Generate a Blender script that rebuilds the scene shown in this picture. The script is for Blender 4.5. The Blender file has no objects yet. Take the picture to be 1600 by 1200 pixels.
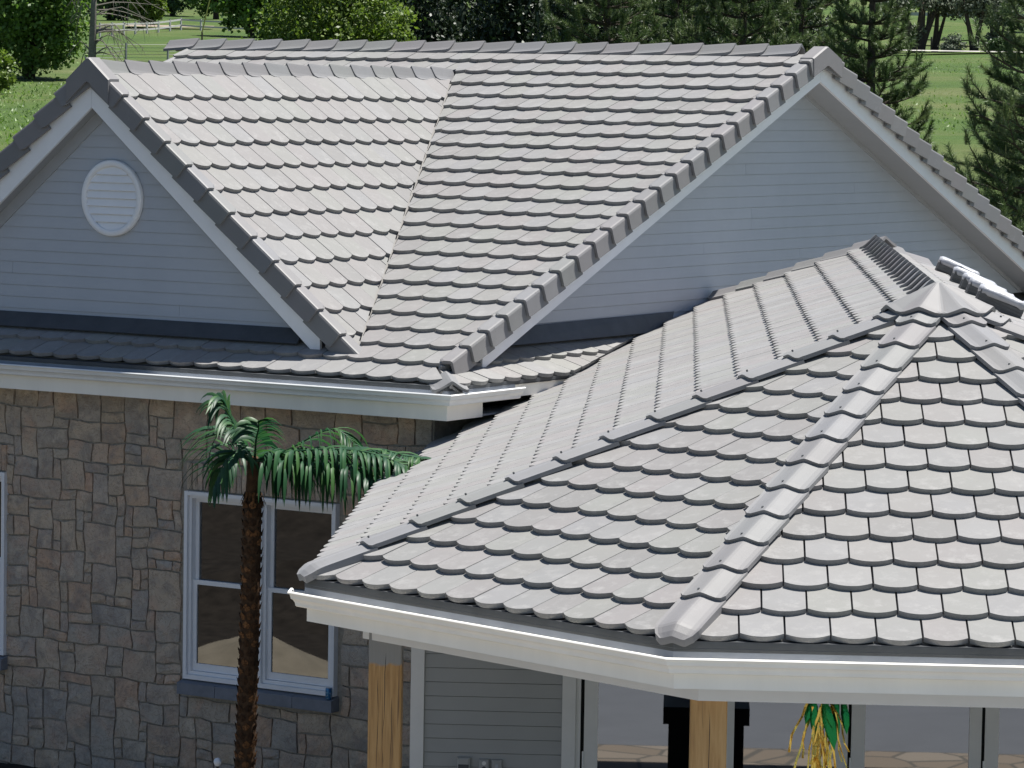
import bpy, math, random
import numpy as np
from mathutils import Vector, Matrix

SC = bpy.context.scene
COL = SC.collection
random.seed(7)
RNG = np.random.default_rng(11)

# ------------------------------------------------------------------ camera
CAM_C = Vector((19.666, -29.617, 3.217))
CAM_R = Vector((0.8418, 0.5395, 0.0163)); CAM_F = Vector((-0.5370, 0.8398, -0.0800))
CAM_F.normalize(); CAM_R = (CAM_R - CAM_F * CAM_R.dot(CAM_F)).normalized(); CAM_U = CAM_R.cross(CAM_F)
FPX = 5874.3
cd = bpy.data.cameras.new('camera'); cam = bpy.data.objects.new('camera', cd); COL.objects.link(cam)
cd.sensor_width = 36.0; cd.sensor_fit = 'HORIZONTAL'; cd.lens = FPX / 1600 * 36
cd.clip_start = 0.5; cd.clip_end = 6000
M = Matrix((CAM_R, CAM_U, -CAM_F)).transposed().to_4x4(); M.translation = CAM_C
cam.matrix_world = M
SC.camera = cam

# ------------------------------------------------------------------ sky + sun
SUN = Vector((0.275, 0.470, 1.602)).normalized()
w = bpy.data.worlds.new('World'); SC.world = w; w.use_nodes = True
nt = w.node_tree; bg = nt.nodes['Background']
sky = nt.nodes.new('ShaderNodeTexSky'); sky.sky_type = 'NISHITA'; sky.sun_disc = False
sky.sun_elevation = math.asin(SUN.z); sky.sun_rotation = math.atan2(SUN.x, SUN.y)
sky.altitude = 1500; sky.air_density = 1.0; sky.dust_density = 1.0; sky.ozone_density = 1.0
nt.links.new(sky.outputs[0], bg.inputs[0]); bg.inputs[1].default_value = 0.05
sl = bpy.data.lights.new('sun', 'SUN'); sun = bpy.data.objects.new('sun', sl); COL.objects.link(sun)
sl.energy = 5.0; sl.angle = math.radians(0.53); sl.color = (1.0, 0.965, 0.91)
sun.rotation_mode = 'QUATERNION'; sun.rotation_quaternion = SUN.to_track_quat('Z', 'Y'); sun.location = (0, 0, 60)
SC.view_settings.view_transform = 'Standard'; SC.view_settings.look = 'None'
SC.view_settings.gamma = 1.0; SC.view_settings.use_curve_mapping = False
SC.view_settings.exposure = 1.2
SC.cycles.max_bounces = 8; SC.cycles.transparent_max_bounces = 12

# ------------------------------------------------------------------ helpers
def proj(p):
    q = Vector(p) - CAM_C; d = q.dot(CAM_F)
    return 800 + FPX * q.dot(CAM_R) / d, 600 - FPX * q.dot(CAM_U) / d, d

def inview(p, m=0):
    x, y, d = proj(p); return -m < x < 1600 + m and -m < y < 1200 + m

def V(*a): return Vector(a)

def tag(o, label=None, cat=None, group=None, kind=None):
    if label: o['label'] = label
    if cat: o['category'] = cat
    if group: o['group'] = group
    if kind: o['kind'] = kind
    return o

def empty(name, loc, label=None, cat=None, group=None):
    o = bpy.data.objects.new(name, None); COL.objects.link(o); o.location = loc
    o.empty_display_size = 0.2
    return tag(o, label, cat, group)

def mesh(name, verts, faces, smooth=False):
    me = bpy.data.meshes.new(name)
    me.from_pydata([tuple(v) for v in verts], [], faces); me.update()
    if smooth:
        for p in me.polygons: p.use_smooth = True
    return me

def link(name, me, mat=None, parent=None, kind=None, mtx=None):
    o = bpy.data.objects.new(name, me); COL.objects.link(o)
    if mat is not None and not me.materials: me.materials.append(mat)
    if parent is not None:
        o.parent = parent
        if parent.parent is None and parent.type == 'EMPTY':
            o.matrix_parent_inverse = Matrix.Translation(-parent.location)
    if mtx is not None: o.matrix_basis = mtx
    if kind: o['kind'] = kind
    return o

class MB:
    """collects shapes into one mesh"""
    def __init__(s): s.v = []; s.f = []
    def add(s, vs, fs):
        n = len(s.v); s.v += [Vector(v) for v in vs]; s.f += [tuple(i + n for i in f) for f in fs]; return s
    def obox(s, o, a, b, c):
        """box from corner o along edge vectors a,b,c (right handed)"""
        o, a, b, c = Vector(o), Vector(a), Vector(b), Vector(c)
        vs = [o, o + a, o + a + b, o + b, o + c, o + a + c, o + a + b + c, o + b + c]
        return s.add(vs, [(3, 2, 1, 0), (4, 5, 6, 7), (0, 1, 5, 4), (1, 2, 6, 5), (2, 3, 7, 6), (3, 0, 4, 7)])
    def box(s, x0, x1, y0, y1, z0, z1):
        return s.obox((x0, y0, z0), (x1 - x0, 0, 0), (0, y1 - y0, 0), (0, 0, z1 - z0))
    def loft(s, rings, cap=True, closed=True):
        n = len(rings[0]); base = len(s.v)
        for r in rings: s.v += [Vector(p) for p in r]
        for k in range(len(rings) - 1):
            for i in range(n if closed else n - 1):
                j = (i + 1) % n
                s.f.append((base + k * n + i, base + k * n + j, base + (k + 1) * n + j, base + (k + 1) * n + i))
        if cap:
            s.f.append(tuple(base + i for i in reversed(range(n))))
            e = base + (len(rings) - 1) * n
            s.f.append(tuple(e + i for i in range(n)))
        return s
    def tube(s, pts, rad, n=6, cap=True):
        pts = [Vector(p) for p in pts]
        if not hasattr(rad, '__len__'): rad = [rad] * len(pts)
        rings = []
        for i, p in enumerate(pts):
            t = (pts[min(i + 1, len(pts) - 1)] - pts[max(i - 1, 0)]).normalized()
            a = t.cross(Vector((0.31, 0.17, 1)) if abs(t.z) < .93 else Vector((1, .2, 0))).normalized(); b = t.cross(a)
            rings.append([p + (a * math.cos(2 * math.pi * k / n) + b * math.sin(2 * math.pi * k / n)) * rad[i] for k in range(n)])
        return s.loft(rings, cap)
    def build(s, name, mat, parent=None, smooth=False, kind=None):
        me = mesh(name, s.v, s.f, smooth)
        import bmesh
        b = bmesh.new(); b.from_mesh(me); bmesh.ops.recalc_face_normals(b, faces=b.faces); b.to_mesh(me); b.free()
        return link(name, me, mat, parent, kind)

def np_mesh(name, v, f, mat, parent=None, attr=None, kind=None):
    """fast mesh from numpy arrays: v (N,3), f (M,k)"""
    me = bpy.data.meshes.new(name); k = f.shape[1]; m = f.shape[0]
    me.vertices.add(len(v)); me.vertices.foreach_set('co', np.ascontiguousarray(v, dtype=np.float32).ravel())
    me.loops.add(m * k); me.loops.foreach_set('vertex_index', np.ascontiguousarray(f, dtype=np.int32).ravel())
    me.polygons.add(m); me.polygons.foreach_set('loop_start', np.arange(0, m * k, k, dtype=np.int32))
    if attr is not None:
        a = me.attributes.new('rnd', 'FLOAT', 'FACE'); a.data.foreach_set('value', np.ascontiguousarray(attr, dtype=np.float32))
    me.update(calc_edges=True)
    return link(name, me, mat, parent, kind)

# ------------------------------------------------------------------ materials
def new_mat(name):
    m = bpy.data.materials.new(name); m.use_nodes = True
    return m, m.node_tree, m.node_tree.nodes['Principled BSDF']

def N(nt, t, **kw):
    n = nt.nodes.new(t)
    for k, v in kw.items():
        if k.startswith('i_'): n.inputs[int(k[2:])].default_value = v
        else: setattr(n, k, v)
    return n

def ramp(nt, src, stops):
    r = nt.nodes.new('ShaderNodeValToRGB'); e = r.color_ramp.elements
    while len(e) < len(stops): e.new(0.5)
    for x, (p, c) in zip(e, stops): x.position = p; x.color = (*c, 1) if len(c) == 3 else c
    if src is not None: nt.links.new(src, r.inputs[0])
    return r

def mixc(nt, fac, a, b, mode='MIX'):
    m = nt.nodes.new('ShaderNodeMix'); m.data_type = 'RGBA'; m.blend_type = mode
    for sock, val in ((m.inputs[0], fac), (m.inputs[6], a), (m.inputs[7], b)):
        if hasattr(val, 'is_linked'): nt.links.new(val, sock)
        elif isinstance(val, (int, float)): sock.default_value = val
        else: sock.default_value = (*val, 1)
    return m.outputs[2]

def noise(nt, scale, detail=4, rough=.55, vec=None, dist=0.0):
    n = nt.nodes.new('ShaderNodeTexNoise'); n.inputs['Scale'].default_value = scale
    n.inputs['Detail'].default_value = detail; n.inputs['Roughness'].default_value = rough; n.inputs['Distortion'].default_value = dist
    if vec is not None: nt.links.new(vec, n.inputs['Vector'])
    return n.outputs[0]

def worldpos(nt):
    return nt.nodes.new('ShaderNodeNewGeometry').outputs['Position']

def rndval(nt):
    """per object random plus per piece attribute, 0..1"""
    oi = nt.nodes.new('ShaderNodeObjectInfo'); at = N(nt, 'ShaderNodeAttribute', attribute_name='rnd')
    a = N(nt, 'ShaderNodeMath', operation='ADD'); nt.links.new(oi.outputs['Random'], a.inputs[0]); nt.links.new(at.outputs['Fac'], a.inputs[1])
    f = N(nt, 'ShaderNodeMath', operation='FRACT'); nt.links.new(a.outputs[0], f.inputs[0])
    return f.outputs[0]

def bump(nt, b, h, strength, dist=0.01):
    n = N(nt, 'ShaderNodeBump'); n.inputs['Strength'].default_value = strength; n.inputs['Distance'].default_value = dist
    nt.links.new(h, n.inputs['Height']); nt.links.new(n.outputs[0], b.inputs['Normal'])

def simple(name, col, rough=.6, var=.12, scale=6, spec=.5, bmp=0.0, bscale=60, stretch=None):
    m, nt, b = new_mat(name); p = worldpos(nt)
    if stretch:
        mp = N(nt, 'ShaderNodeMapping'); mp.inputs['Scale'].default_value = stretch; nt.links.new(p, mp.inputs[0]); p = mp.outputs[0]
    n = noise(nt, scale, 5, .6, p)
    lo = tuple(c * (1 - var) for c in col); hi = tuple(min(1, c * (1 + var)) for c in col)
    r = ramp(nt, n, [(.3, lo), (.7, hi)])
    nt.links.new(r.outputs[0], b.inputs['Base Color']); b.inputs['Roughness'].default_value = rough
    b.inputs['Specular IOR Level'].default_value = spec
    if bmp: bump(nt, b, noise(nt, bscale, 4, .6, p), bmp)
    return m

MAT = {}
def tile_mat(name, base, rough, spec, warm=0.02):
    m, nt, b = new_mat(name); p = worldpos(nt); r = rndval(nt)
    lo = tuple(c * .87 for c in base); hi = tuple(c * 1.11 for c in base)
    c1 = ramp(nt, r, [(0, lo), (.3, (base[0] * 1.03, base[1] * .985, base[2] * 1.0)), (.55, (base[0] * .985, base[1] * 1.01, base[2] * .97)), (.8, (base[0] * .97, base[1] * .98, base[2] * 1.02)), (1, hi)]).outputs[0]
    n1 = noise(nt, 3.2, 6, .65, p)
    c2 = mixc(nt, ramp(nt, n1, [(.35, (0, 0, 0)), (.75, (.55, .55, .55))]).outputs[0], c1, tuple(c * .84 for c in base))
    # scuffs: pale lime bloom in small uneven patches
    n2 = noise(nt, 1.7, 5, .7, p); n3 = noise(nt, 38, 3, .7, p)
    f = N(nt, 'ShaderNodeMath', operation='MULTIPLY')
    nt.links.new(ramp(nt, n2, [(.60, (0, 0, 0)), (.72, (1, 1, 1))]).outputs[0], f.inputs[0])
    nt.links.new(ramp(nt, n3, [(.42, (0, 0, 0)), (.62, (.6, .6, .6))]).outputs[0], f.inputs[1])
    c3 = mixc(nt, f.outputs[0], c2, tuple(min(.62, c * 1.28) for c in base))
    # dark specks of dirt
    n4 = noise(nt, 55, 2, .5, p); n5 = noise(nt, .9, 3, .6, p)
    g = N(nt, 'ShaderNodeMath', operation='MULTIPLY')
    nt.links.new(ramp(nt, n4, [(.68, (0, 0, 0)), (.74, (.55, .55, .55))]).outputs[0], g.inputs[0])
    nt.links.new(ramp(nt, n5, [(.5, (0, 0, 0)), (.62, (1, 1, 1))]).outputs[0], g.inputs[1])
    c4 = mixc(nt, g.outputs[0], c3, tuple(c * .45 for c in base))
    tl = N(nt, 'ShaderNodeAttribute', attribute_name='tail'); n6 = noise(nt, 9, 6, .75, p)
    mm = N(nt, 'ShaderNodeMath', operation='MULTIPLY'); nt.links.new(ramp(nt, n6, [(.50, (0, 0, 0)), (.66, (.75, .75, .75))]).outputs[0], mm.inputs[0]); nt.links.new(tl.outputs['Fac'], mm.inputs[1])
    c5 = mixc(nt, mm.outputs[0], c4, tuple(min(.7, c * 1.38) for c in base))
    nt.links.new(c5, b.inputs['Base Color'])
    b.inputs['Diffuse Roughness'].default_value = 0.6
    b.inputs['Roughness'].default_value = rough; b.inputs['Specular IOR Level'].default_value = spec
    bump(nt, b, noise(nt, 130, 3, .6, p), .25, .004)
    return m
MAT['tile'] = tile_mat('roof_tile_concrete', (.230, .2255, .219), .62, .35)
MAT['cap'] = tile_mat('trim_tile_concrete', (.215, .213, .213), .56, .36)
MAT['cream'] = simple('cream_painted_trim', (.86, .83, .755), .45, .05, 2.2, .4, 0, 60, (1.4, 1.4, .25))
MAT['white'] = simple('white_paint', (.80, .80, .81), .4, .03, 4)
MAT['gutter'] = simple('white_aluminium_gutter', (.76, .77, .76), .28, .06, 2.5, .5, 0, 60, (1.5, 1.5, .3))
MAT['siding'] = simple('grey_lap_siding_paint', (.425, .448, .485), .55, .03, 2.5, .35)
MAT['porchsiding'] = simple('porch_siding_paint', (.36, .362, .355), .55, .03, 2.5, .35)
MAT['fasciashade'] = simple('painted_fascia_shade', (.22, .245, .29), .5, .12, 4)  # shade on the fascia behind the gutters, put into the colour
MAT['soffit'] = simple('soffit_paint', (.35, .36, .375), .6, .03, 4)
MAT['trimgrey'] = simple('grey_trim_paint', (.72, .71, .69), .5, .03, 5)
MAT['flash'] = simple('dark_lead_flashing', (.055, .06, .066), .55, .18, 5)
MAT['felt'] = simple('black_roofing_felt', (.03, .03, .032), .9, .2, 5)
MAT['mortar'] = simple('grey_mortar', (.33, .30, .255), .95, .2, 30, .2, .5, 80)
MAT['sill'] = simple('blue_grey_cast_stone', (.20, .21, .235), .8, .12, 10, .3, .3, 60)
MAT['dark'] = simple('dark_interior', (.012, .012, .012), .9, .2, 2)
MAT['iface'] = simple('backing_and_crack_black', (.01, .01, .01), .6, .1, 2)

def stone_mat():
    m, nt, b = new_mat('ashlar_stone_veneer'); p = worldpos(nt); r = rndval(nt)
    # every stone samples the mottling at its own place so neighbours never continue each other
    mv = N(nt, 'ShaderNodeMath', operation='MULTIPLY'); nt.links.new(r, mv.inputs[0]); mv.inputs[1].default_value = 37.0
    cx = nt.nodes.new('ShaderNodeCombineXYZ'); nt.links.new(mv.outputs[0], cx.inputs[0]); nt.links.new(mv.outputs[0], cx.inputs[2])
    va = N(nt, 'ShaderNodeVectorMath', operation='ADD'); nt.links.new(p, va.inputs[0]); nt.links.new(cx.outputs[0], va.inputs[1]); q = va.outputs[0]
    c1 = ramp(nt, r, [(0, (0.495, 0.406, 0.316)), (.2, (0.578, 0.469, 0.353)), (.38, (0.473, 0.420, 0.353)), (.55, (0.600, 0.455, 0.335)), (.68, (0.427, 0.393, 0.353)), (.82, (0.555, 0.448, 0.328)), (.93, (0.578, 0.393, 0.273)), (1, (0.517, 0.448, 0.353))]).outputs[0]
    n1 = noise(nt, 3.6, 6, .62, q, .6)
    c2 = mixc(nt, ramp(nt, n1, [(.44, (0, 0, 0)), (.66, (.8, .8, .8))]).outputs[0], c1, (0.300, 0.266, 0.235))
    n2 = noise(nt, 2.6, 5, .6, q, .4)
    c3 = mixc(nt, ramp(nt, n2, [(.52, (0, 0, 0)), (.72, (.75, .75, .75))]).outputs[0], c2, (0.600, 0.399, 0.285))
    n4 = noise(nt, 4.5, 4, .6, q)
    c3 = mixc(nt, ramp(nt, n4, [(.55, (0, 0, 0)), (.74, (.7, .7, .7))]).outputs[0], c3, (0.705, 0.603, 0.471))
    n3 = noise(nt, 5.5, 6, .7, q, 2.2)
    c4 = mixc(nt, ramp(nt, n3, [(.485, (0, 0, 0)), (.50, (.75, .75, .75)), (.515, (0, 0, 0))]).outputs[0], c3, (0.195, 0.133, 0.105))
    nt.links.new(c4, b.inputs['Base Color']); b.inputs['Roughness'].default_value = .9; b.inputs['Specular IOR Level'].default_value = .25
    bump(nt, b, noise(nt, 14, 8, .68, q, .8), .9, .035)
    return m
MAT['stone'] = stone_mat()

def glass_mat(name, refl, tint):
    m, nt, b = new_mat(name); nt.nodes.remove(b); out = nt.nodes['Material Output']
    g = N(nt, 'ShaderNodeBsdfGlossy'); g.inputs['Roughness'].default_value = .015; g.inputs['Color'].default_value = (.95, .97, 1, 1)
    t = N(nt, 'ShaderNodeBsdfTransparent'); t.inputs['Color'].default_value = (*tint, 1)
    f = N(nt, 'ShaderNodeFresnel'); f.inputs['IOR'].default_value = 1.5
    mr = N(nt, 'ShaderNodeMapRange'); mr.inputs['From Min'].default_value = .04; mr.inputs['From Max'].default_value = 1
    mr.inputs['To Min'].default_value = refl; mr.inputs['To Max'].default_value = 1
    nt.links.new(f.outputs[0], mr.inputs[0])
    x = N(nt, 'ShaderNodeMixShader'); nt.links.new(mr.outputs[0], x.inputs[0]); nt.links.new(t.outputs[0], x.inputs[1]); nt.links.new(g.outputs[0], x.inputs[2])
    nt.links.new(x.outputs[0], out.inputs[0]); return m
MAT['glass'] = glass_mat('coated_window_glass', .16, (.35, .38, .36))
MAT['doorglass'] = glass_mat('coated_door_glass', .26, (.25, .27, .28))

def post_mat():
    m, nt, b = new_mat('stained_timber'); p = worldpos(nt)
    mp = N(nt, 'ShaderNodeMapping'); mp.inputs['Scale'].default_value = (14, 14, .9); nt.links.new(p, mp.inputs[0])
    n = noise(nt, 2.4, 6, .6, mp.outputs[0], .7)
    c = ramp(nt, n, [(.28, (.30, .155, .050)), (.5, (.44, .255, .092)), (.72, (.52, .32, .13))]).outputs[0]
    mp2 = N(nt, 'ShaderNodeMapping'); mp2.inputs['Scale'].default_value = (30, 30, .5); nt.links.new(p, mp2.inputs[0])
    n2 = noise(nt, 1.5, 3, .5, mp2.outputs[0], .4)
    c = mixc(nt, ramp(nt, n2, [(.66, (0, 0, 0)), (.70, (.8, .8, .8))]).outputs[0], c, (.14, .075, .03))
    # bare primer where the stain stops short of the beam
    sp = N(nt, 'ShaderNodeSeparateXYZ'); nt.links.new(p, sp.inputs[0])
    n3 = noise(nt, 9, 4, .6, p)
    ma = N(nt, 'ShaderNodeMath', operation='MULTIPLY_ADD'); nt.links.new(n3, ma.inputs[0]); ma.inputs[1].default_value = .16; nt.links.new(sp.outputs[2], ma.inputs[2])
    at = N(nt, 'ShaderNodeAttribute', attribute_name='primer', attribute_type='OBJECT')
    su = N(nt, 'ShaderNodeMath', operation='SUBTRACT'); nt.links.new(ma.outputs[0], su.inputs[0]); nt.links.new(at.outputs['Fac'], su.inputs[1])
    f = ramp(nt, su.outputs[0], [(.0, (0, 0, 0)), (.03, (1, 1, 1))]).outputs[0]
    c = mixc(nt, f, c, (.25, .25, .245))
    nt.links.new(c, b.inputs['Base Color']); b.inputs['Roughness'].default_value = .55
    bump(nt, b, n2, .3, .01); return m
MAT['post'] = post_mat()

def leaf_mat(name, cols, trans=.35, rough=.5, spec=.35):
    m, nt, b = new_mat(name); at = N(nt, 'ShaderNodeAttribute', attribute_name='rnd')
    n = len(cols)
    c = ramp(nt, at.outputs['Fac'], [(i / max(1, n - 1), q) for i, q in enumerate(cols)]).outputs[0]
    nt.links.new(c, b.inputs['Base Color']); b.inputs['Roughness'].default_value = rough; b.inputs['Specular IOR Level'].default_value = spec
    tr = N(nt, 'ShaderNodeBsdfTranslucent'); hs = N(nt, 'ShaderNodeHueSaturation'); hs.inputs['Value'].default_value = 1.3; hs.inputs['Saturation'].default_value = 1.1
    nt.links.new(c, hs.inputs['Color']); nt.links.new(hs.outputs[0], tr.inputs[0])
    x = N(nt, 'ShaderNodeMixShader'); x.inputs[0].default_value = trans
    nt.links.new(b.outputs[0], x.inputs[1]); nt.links.new(tr.outputs[0], x.inputs[2]); nt.links.new(x.outputs[0], nt.nodes['Material Output'].inputs[0])
    return m
MAT['leaf'] = leaf_mat('green_leaves', [(0.0444, 0.0949, 0.0203), (0.0759, 0.1457, 0.0278), (0.1139, 0.1960, 0.0379), (0.1519, 0.2279, 0.0633)])
MAT['leafdark'] = leaf_mat('dark_green_leaves', [(0.0228, 0.0455, 0.0152), (0.0379, 0.0734, 0.0215), (0.0633, 0.1076, 0.0317)], .22)
MAT['leafgold'] = leaf_mat('yellow_green_leaves', [(0.0513, 0.0897, 0.0171), (0.0811, 0.1324, 0.0214), (0.1196, 0.1750, 0.0342), (0.1452, 0.1878, 0.0598)], .4)
MAT['leafsilver'] = leaf_mat('silver_green_leaves', [(0.0690, 0.0949, 0.0604), (0.1121, 0.1380, 0.0949), (0.1898, 0.2070, 0.1639)], .25)
MAT['needle'] = leaf_mat('pine_needles', [(0.0310, 0.0607, 0.0199), (0.0552, 0.0938, 0.0310), (0.0938, 0.1325, 0.0497), (0.1325, 0.1656, 0.0773)], .2, .45)
MAT['needledark'] = leaf_mat('dark_conifer_foliage', [(0.0090, 0.0180, 0.0081), (0.0162, 0.0306, 0.0126), (0.0360, 0.0540, 0.0270)], .12)
MAT['candle'] = simple('pine_candles', (.20, .215, .075), .7, .2, 40)
MAT['palm'] = leaf_mat('artificial_palm_leaf', [(0.0138, 0.0497, 0.0235), (0.0207, 0.0718, 0.0304), (0.0414, 0.1035, 0.0304)], .32, .48, .35)
MAT['bark'] = simple('grey_brown_bark', (0.0570, 0.0468, 0.0372), .95, .3, 12, .2, .6, 30)
MAT['deadbark'] = simple('weathered_dead_wood', (0.150, 0.139, 0.124), .95, .25, 10, .2, .5, 30)
MAT['palmbark'] = simple('palm_fibre_trunk', (.075, .042, .022), .9, .45, 22, .2, .6, 60)
def scale_mat():
    m, nt, b = new_mat('palm_trunk_scales'); r = rndval(nt); n_ = noise(nt, 40, 4, .6, worldpos(nt))
    c = ramp(nt, r, [(0, (.05, .026, .013)), (.5, (.075, .038, .018)), (.72, (.17, .080, .032)), (1, (.27, .125, .05))]).outputs[0]
    c = mixc(nt, ramp(nt, n_, [(.45, (0, 0, 0)), (.6, (.8, .8, .8))]).outputs[0], c, (.03, .018, .011))
    nt.links.new(c, b.inputs['Base Color']); b.inputs['Roughness'].default_value = .9; b.inputs['Specular IOR Level'].default_value = .2; return m
MAT['palmscale'] = scale_mat()

# ------------------------------------------------------------------ roof frames and tiles
T = 5.0 / 12.0; PH = math.atan(T); CS, SN = math.cos(PH), math.sin(PH)
THK = .038; TLEN = .425; SAG = .052; HT = .030

class Frame:
    """roof plane: o on the eave tip line, e along the eave, s up the slope, n out"""
    def __init__(f, o, th, pitch):
        f.o = Vector(o); f.e = V(math.cos(th), math.sin(th), 0)
        f.s = V(-math.sin(th) * math.cos(pitch), math.cos(th) * math.cos(pitch), math.sin(pitch)); f.n = f.e.cross(f.s)
    def P(f, u, v, h=0): return f.o + f.e * u + f.s * v + f.n * h
    def uv(f, p):
        q = Vector(p) - f.o; return q.dot(f.e), q.dot(f.s)
    def M(f, u, v, h=0):
        m = Matrix((f.e, f.s, f.n)).transposed().to_4x4(); m.translation = f.P(u, v, h); return m
    def half(f, p, q, inside):
        """half plane through the plane points p,q (world), keeping the side of inside"""
        a, b, c = f.uv(p), f.uv(q), f.uv(inside)
        nx, ny = -(b[1] - a[1]), b[0] - a[0]; l = math.hypot(nx, ny); nx /= l; ny /= l
        d = nx * a[0] + ny * a[1]
        if nx * c[0] + ny * c[1] > d: nx, ny, d = -nx, -ny, -d
        return (nx, ny, d)     # keep nx*u+ny*v <= d

def outline(w, g=.011):
    pts = []
    for i in range(9):
        t = i / 8; x = g / 2 + (w - g) * t
        pts.append((x, SAG * abs(2 * t - 1) ** 2.1))
    return pts + [(w - g / 2, TLEN), (g / 2, TLEN)]

def clip(poly, halfs):
    for nx, ny, d in halfs:
        out = []
        for i in range(len(poly)):
            a, b = poly[i], poly[(i + 1) % len(poly)]
            da, db = nx * a[0] + ny * a[1] - d, nx * b[0] + ny * b[1] - d
            if da <= 0: out.append(a)
            if (da < 0 < db) or (db < 0 < da):
                t = da / (da - db); out.append((a[0] + (b[0] - a[0]) * t, a[1] + (b[1] - a[1]) * t))
        poly = out
        if len(poly) < 3: return None
    return poly

def area(poly): return abs(sum(poly[i][0] * poly[(i + 1) % len(poly)][1] - poly[(i + 1) % len(poly)][0] * poly[i][1] for i in range(len(poly)))) / 2

def tile_solid(poly, expo):
    k = THK / expo; n = len(poly)
    top = [(x, y, HT - k * y) for x, y in poly]; bot = [(x, y, HT - k * y - THK) for x, y in poly]
    cx = sum(p[0] for p in poly) / n; cy = sum(p[1] for p in poly) / n
    # a narrow worn arris round the top edge
    top = [(x + (cx - x) * .007, y + (cy - y) * .005, z) for x, y, z in top]
    arr = [(x, y, HT - k * y - .004) for x, y in poly]
    f = [tuple(range(n)), tuple(2 * n + i for i in reversed(range(n)))]
    for i in range(n):
        j = (i + 1) % n; f.append((i, n + i, n + j, j)); f.append((n + i, 2 * n + i, 2 * n + j, n + j))
    return top + arr + bot, f

WHOLE = {}
def tile_me(poly, expo):
    v, f = tile_solid(poly, expo); me = mesh('roof_tile', v, f); n = len(poly)
    a = me.attributes.new('tail', 'FLOAT', 'POINT'); a.data.foreach_set('value', [max(0, 1 - q[1] / .16) for q in v])
    me.materials.append(MAT['tile']); return me
def whole_mesh(w, expo, g):
    if (w, expo, g) not in WHOLE: WHOLE[(w, expo, g)] = tile_me(outline(w, g), expo)
    return WHOLE[(w, expo, g)]

TILES = []   # (score, frame, w, expo, poly or None, u, v, parent)
def lay(fr, w, expo, rows, u0, halfs, parent, umin, umax, gap=.007, stagger=True, prio=1.0):
    full = outline(w, gap)
    for k in rows:
        v = k * expo; off = u0 + (w / 2 if (k % 2 and stagger) else 0)
        i0 = math.floor((umin - off) / w) - 1; i1 = math.ceil((umax - off) / w) + 1
        for i in range(i0, i1 + 1):
            u = off + i * w
            hs = halfs(k) if callable(halfs) else halfs
            poly = [(u + x, v + y) for x, y in full]
            if all(nx * a + ny * b <= d for nx, ny, d in hs for a, b in poly): q = None
            else:
                q = clip(poly, hs)
                if q is None or area(q) < .006: continue
                q = [(a - u, b - v) for a, b in q]
            c = fr.P(u + w / 2, v + expo * .4)
            x, y, d = proj(c); m = 60
            if not (-420 < x < 2700 and -300 < y < 1700): continue
            seen = -20 < x < 1620 and -20 < y < 1220
            facing = abs(fr.n.dot((CAM_C - c).normalized()))
            sc = prio * (FPX / d) ** 2 * facing * w * expo * (1 if seen else .01) * (1 if q is None else max(.2, min(1, area(q) / (w * expo))))
            TILES.append((sc, fr, w, expo, q, u, v, parent, gap))

def flush_tiles(limit, root_name):
    """the tiles that show largest become parts, the rest one joined part"""
    global TILES
    TILES.sort(key=lambda t: -t[0]); rest_v, rest_f, rest_a, rest_t = {}, {}, {}, {}
    for idx, (sc, fr, w_, ex, q, u, v, par, gp) in enumerate(TILES):
        jt = .15 if gp < .002 else 1.0
        m = fr.M(u, v + random.uniform(-.005, .005), random.uniform(-.002, .003) * jt) @ Matrix.Rotation(random.uniform(-.005, .005) * jt, 4, 'Z')
        if idx < limit:
            if q is None: link('roof_tile', whole_mesh(w_, ex, gp), None, par, mtx=m)
            else:
                link('roof_tile', tile_me(q, ex), None, par, mtx=m)
        else:
            vs, fs = tile_solid(q if q is not None else outline(w_, gp), ex)
            lv = rest_v.setdefault(par, []); n = len(lv); lv += [m @ Vector(p) for p in vs]; rest_t.setdefault(par, []).extend(max(0, 1 - p[1] / .16) for p in vs)
            rest_f.setdefault(par, []).extend(tuple(i + n for i in f) for f in fs)
            rest_a.setdefault(par, []).extend([random.random()] * len(fs))
    for par in rest_v:
        me = mesh('roof_tiling', rest_v[par], rest_f[par])
        a = me.attributes.new('rnd', 'FLOAT', 'FACE'); a.data.foreach_set('value', rest_a[par]); a = me.attributes.new('tail', 'FLOAT', 'POINT'); a.data.foreach_set('value', rest_t[par])
        link('roof_tiling', me, MAT['tile'], par, kind='stuff')
    TILES = []

def rake_cap(fr, sgn, u, v, expo, parent, side_len=.20):
    """L shaped rake tile; outward direction is sgn*e"""
    k = .032 / expo; rings = []
    for y, inner, sk in ((0, .125, .178), (.05, .172, .197), (TLEN, .172, .20)):
        dh = HT + .032 - k * y; da = .026 - k * y
        prof = [(-inner, -.008), (-inner + .03, 0), (-.026, 0), (-.008, -.006), (0, -.024), (.002, -sk), (-.026, -sk), (-.028, -.032), (-inner, -.036)]
        rings.append([fr.P(u + sgn * (a + da), v + y, h + dh) for a, h in prof])
    MB().loft(rings).build('rake_tile', MAT['cap'], parent)

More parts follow.
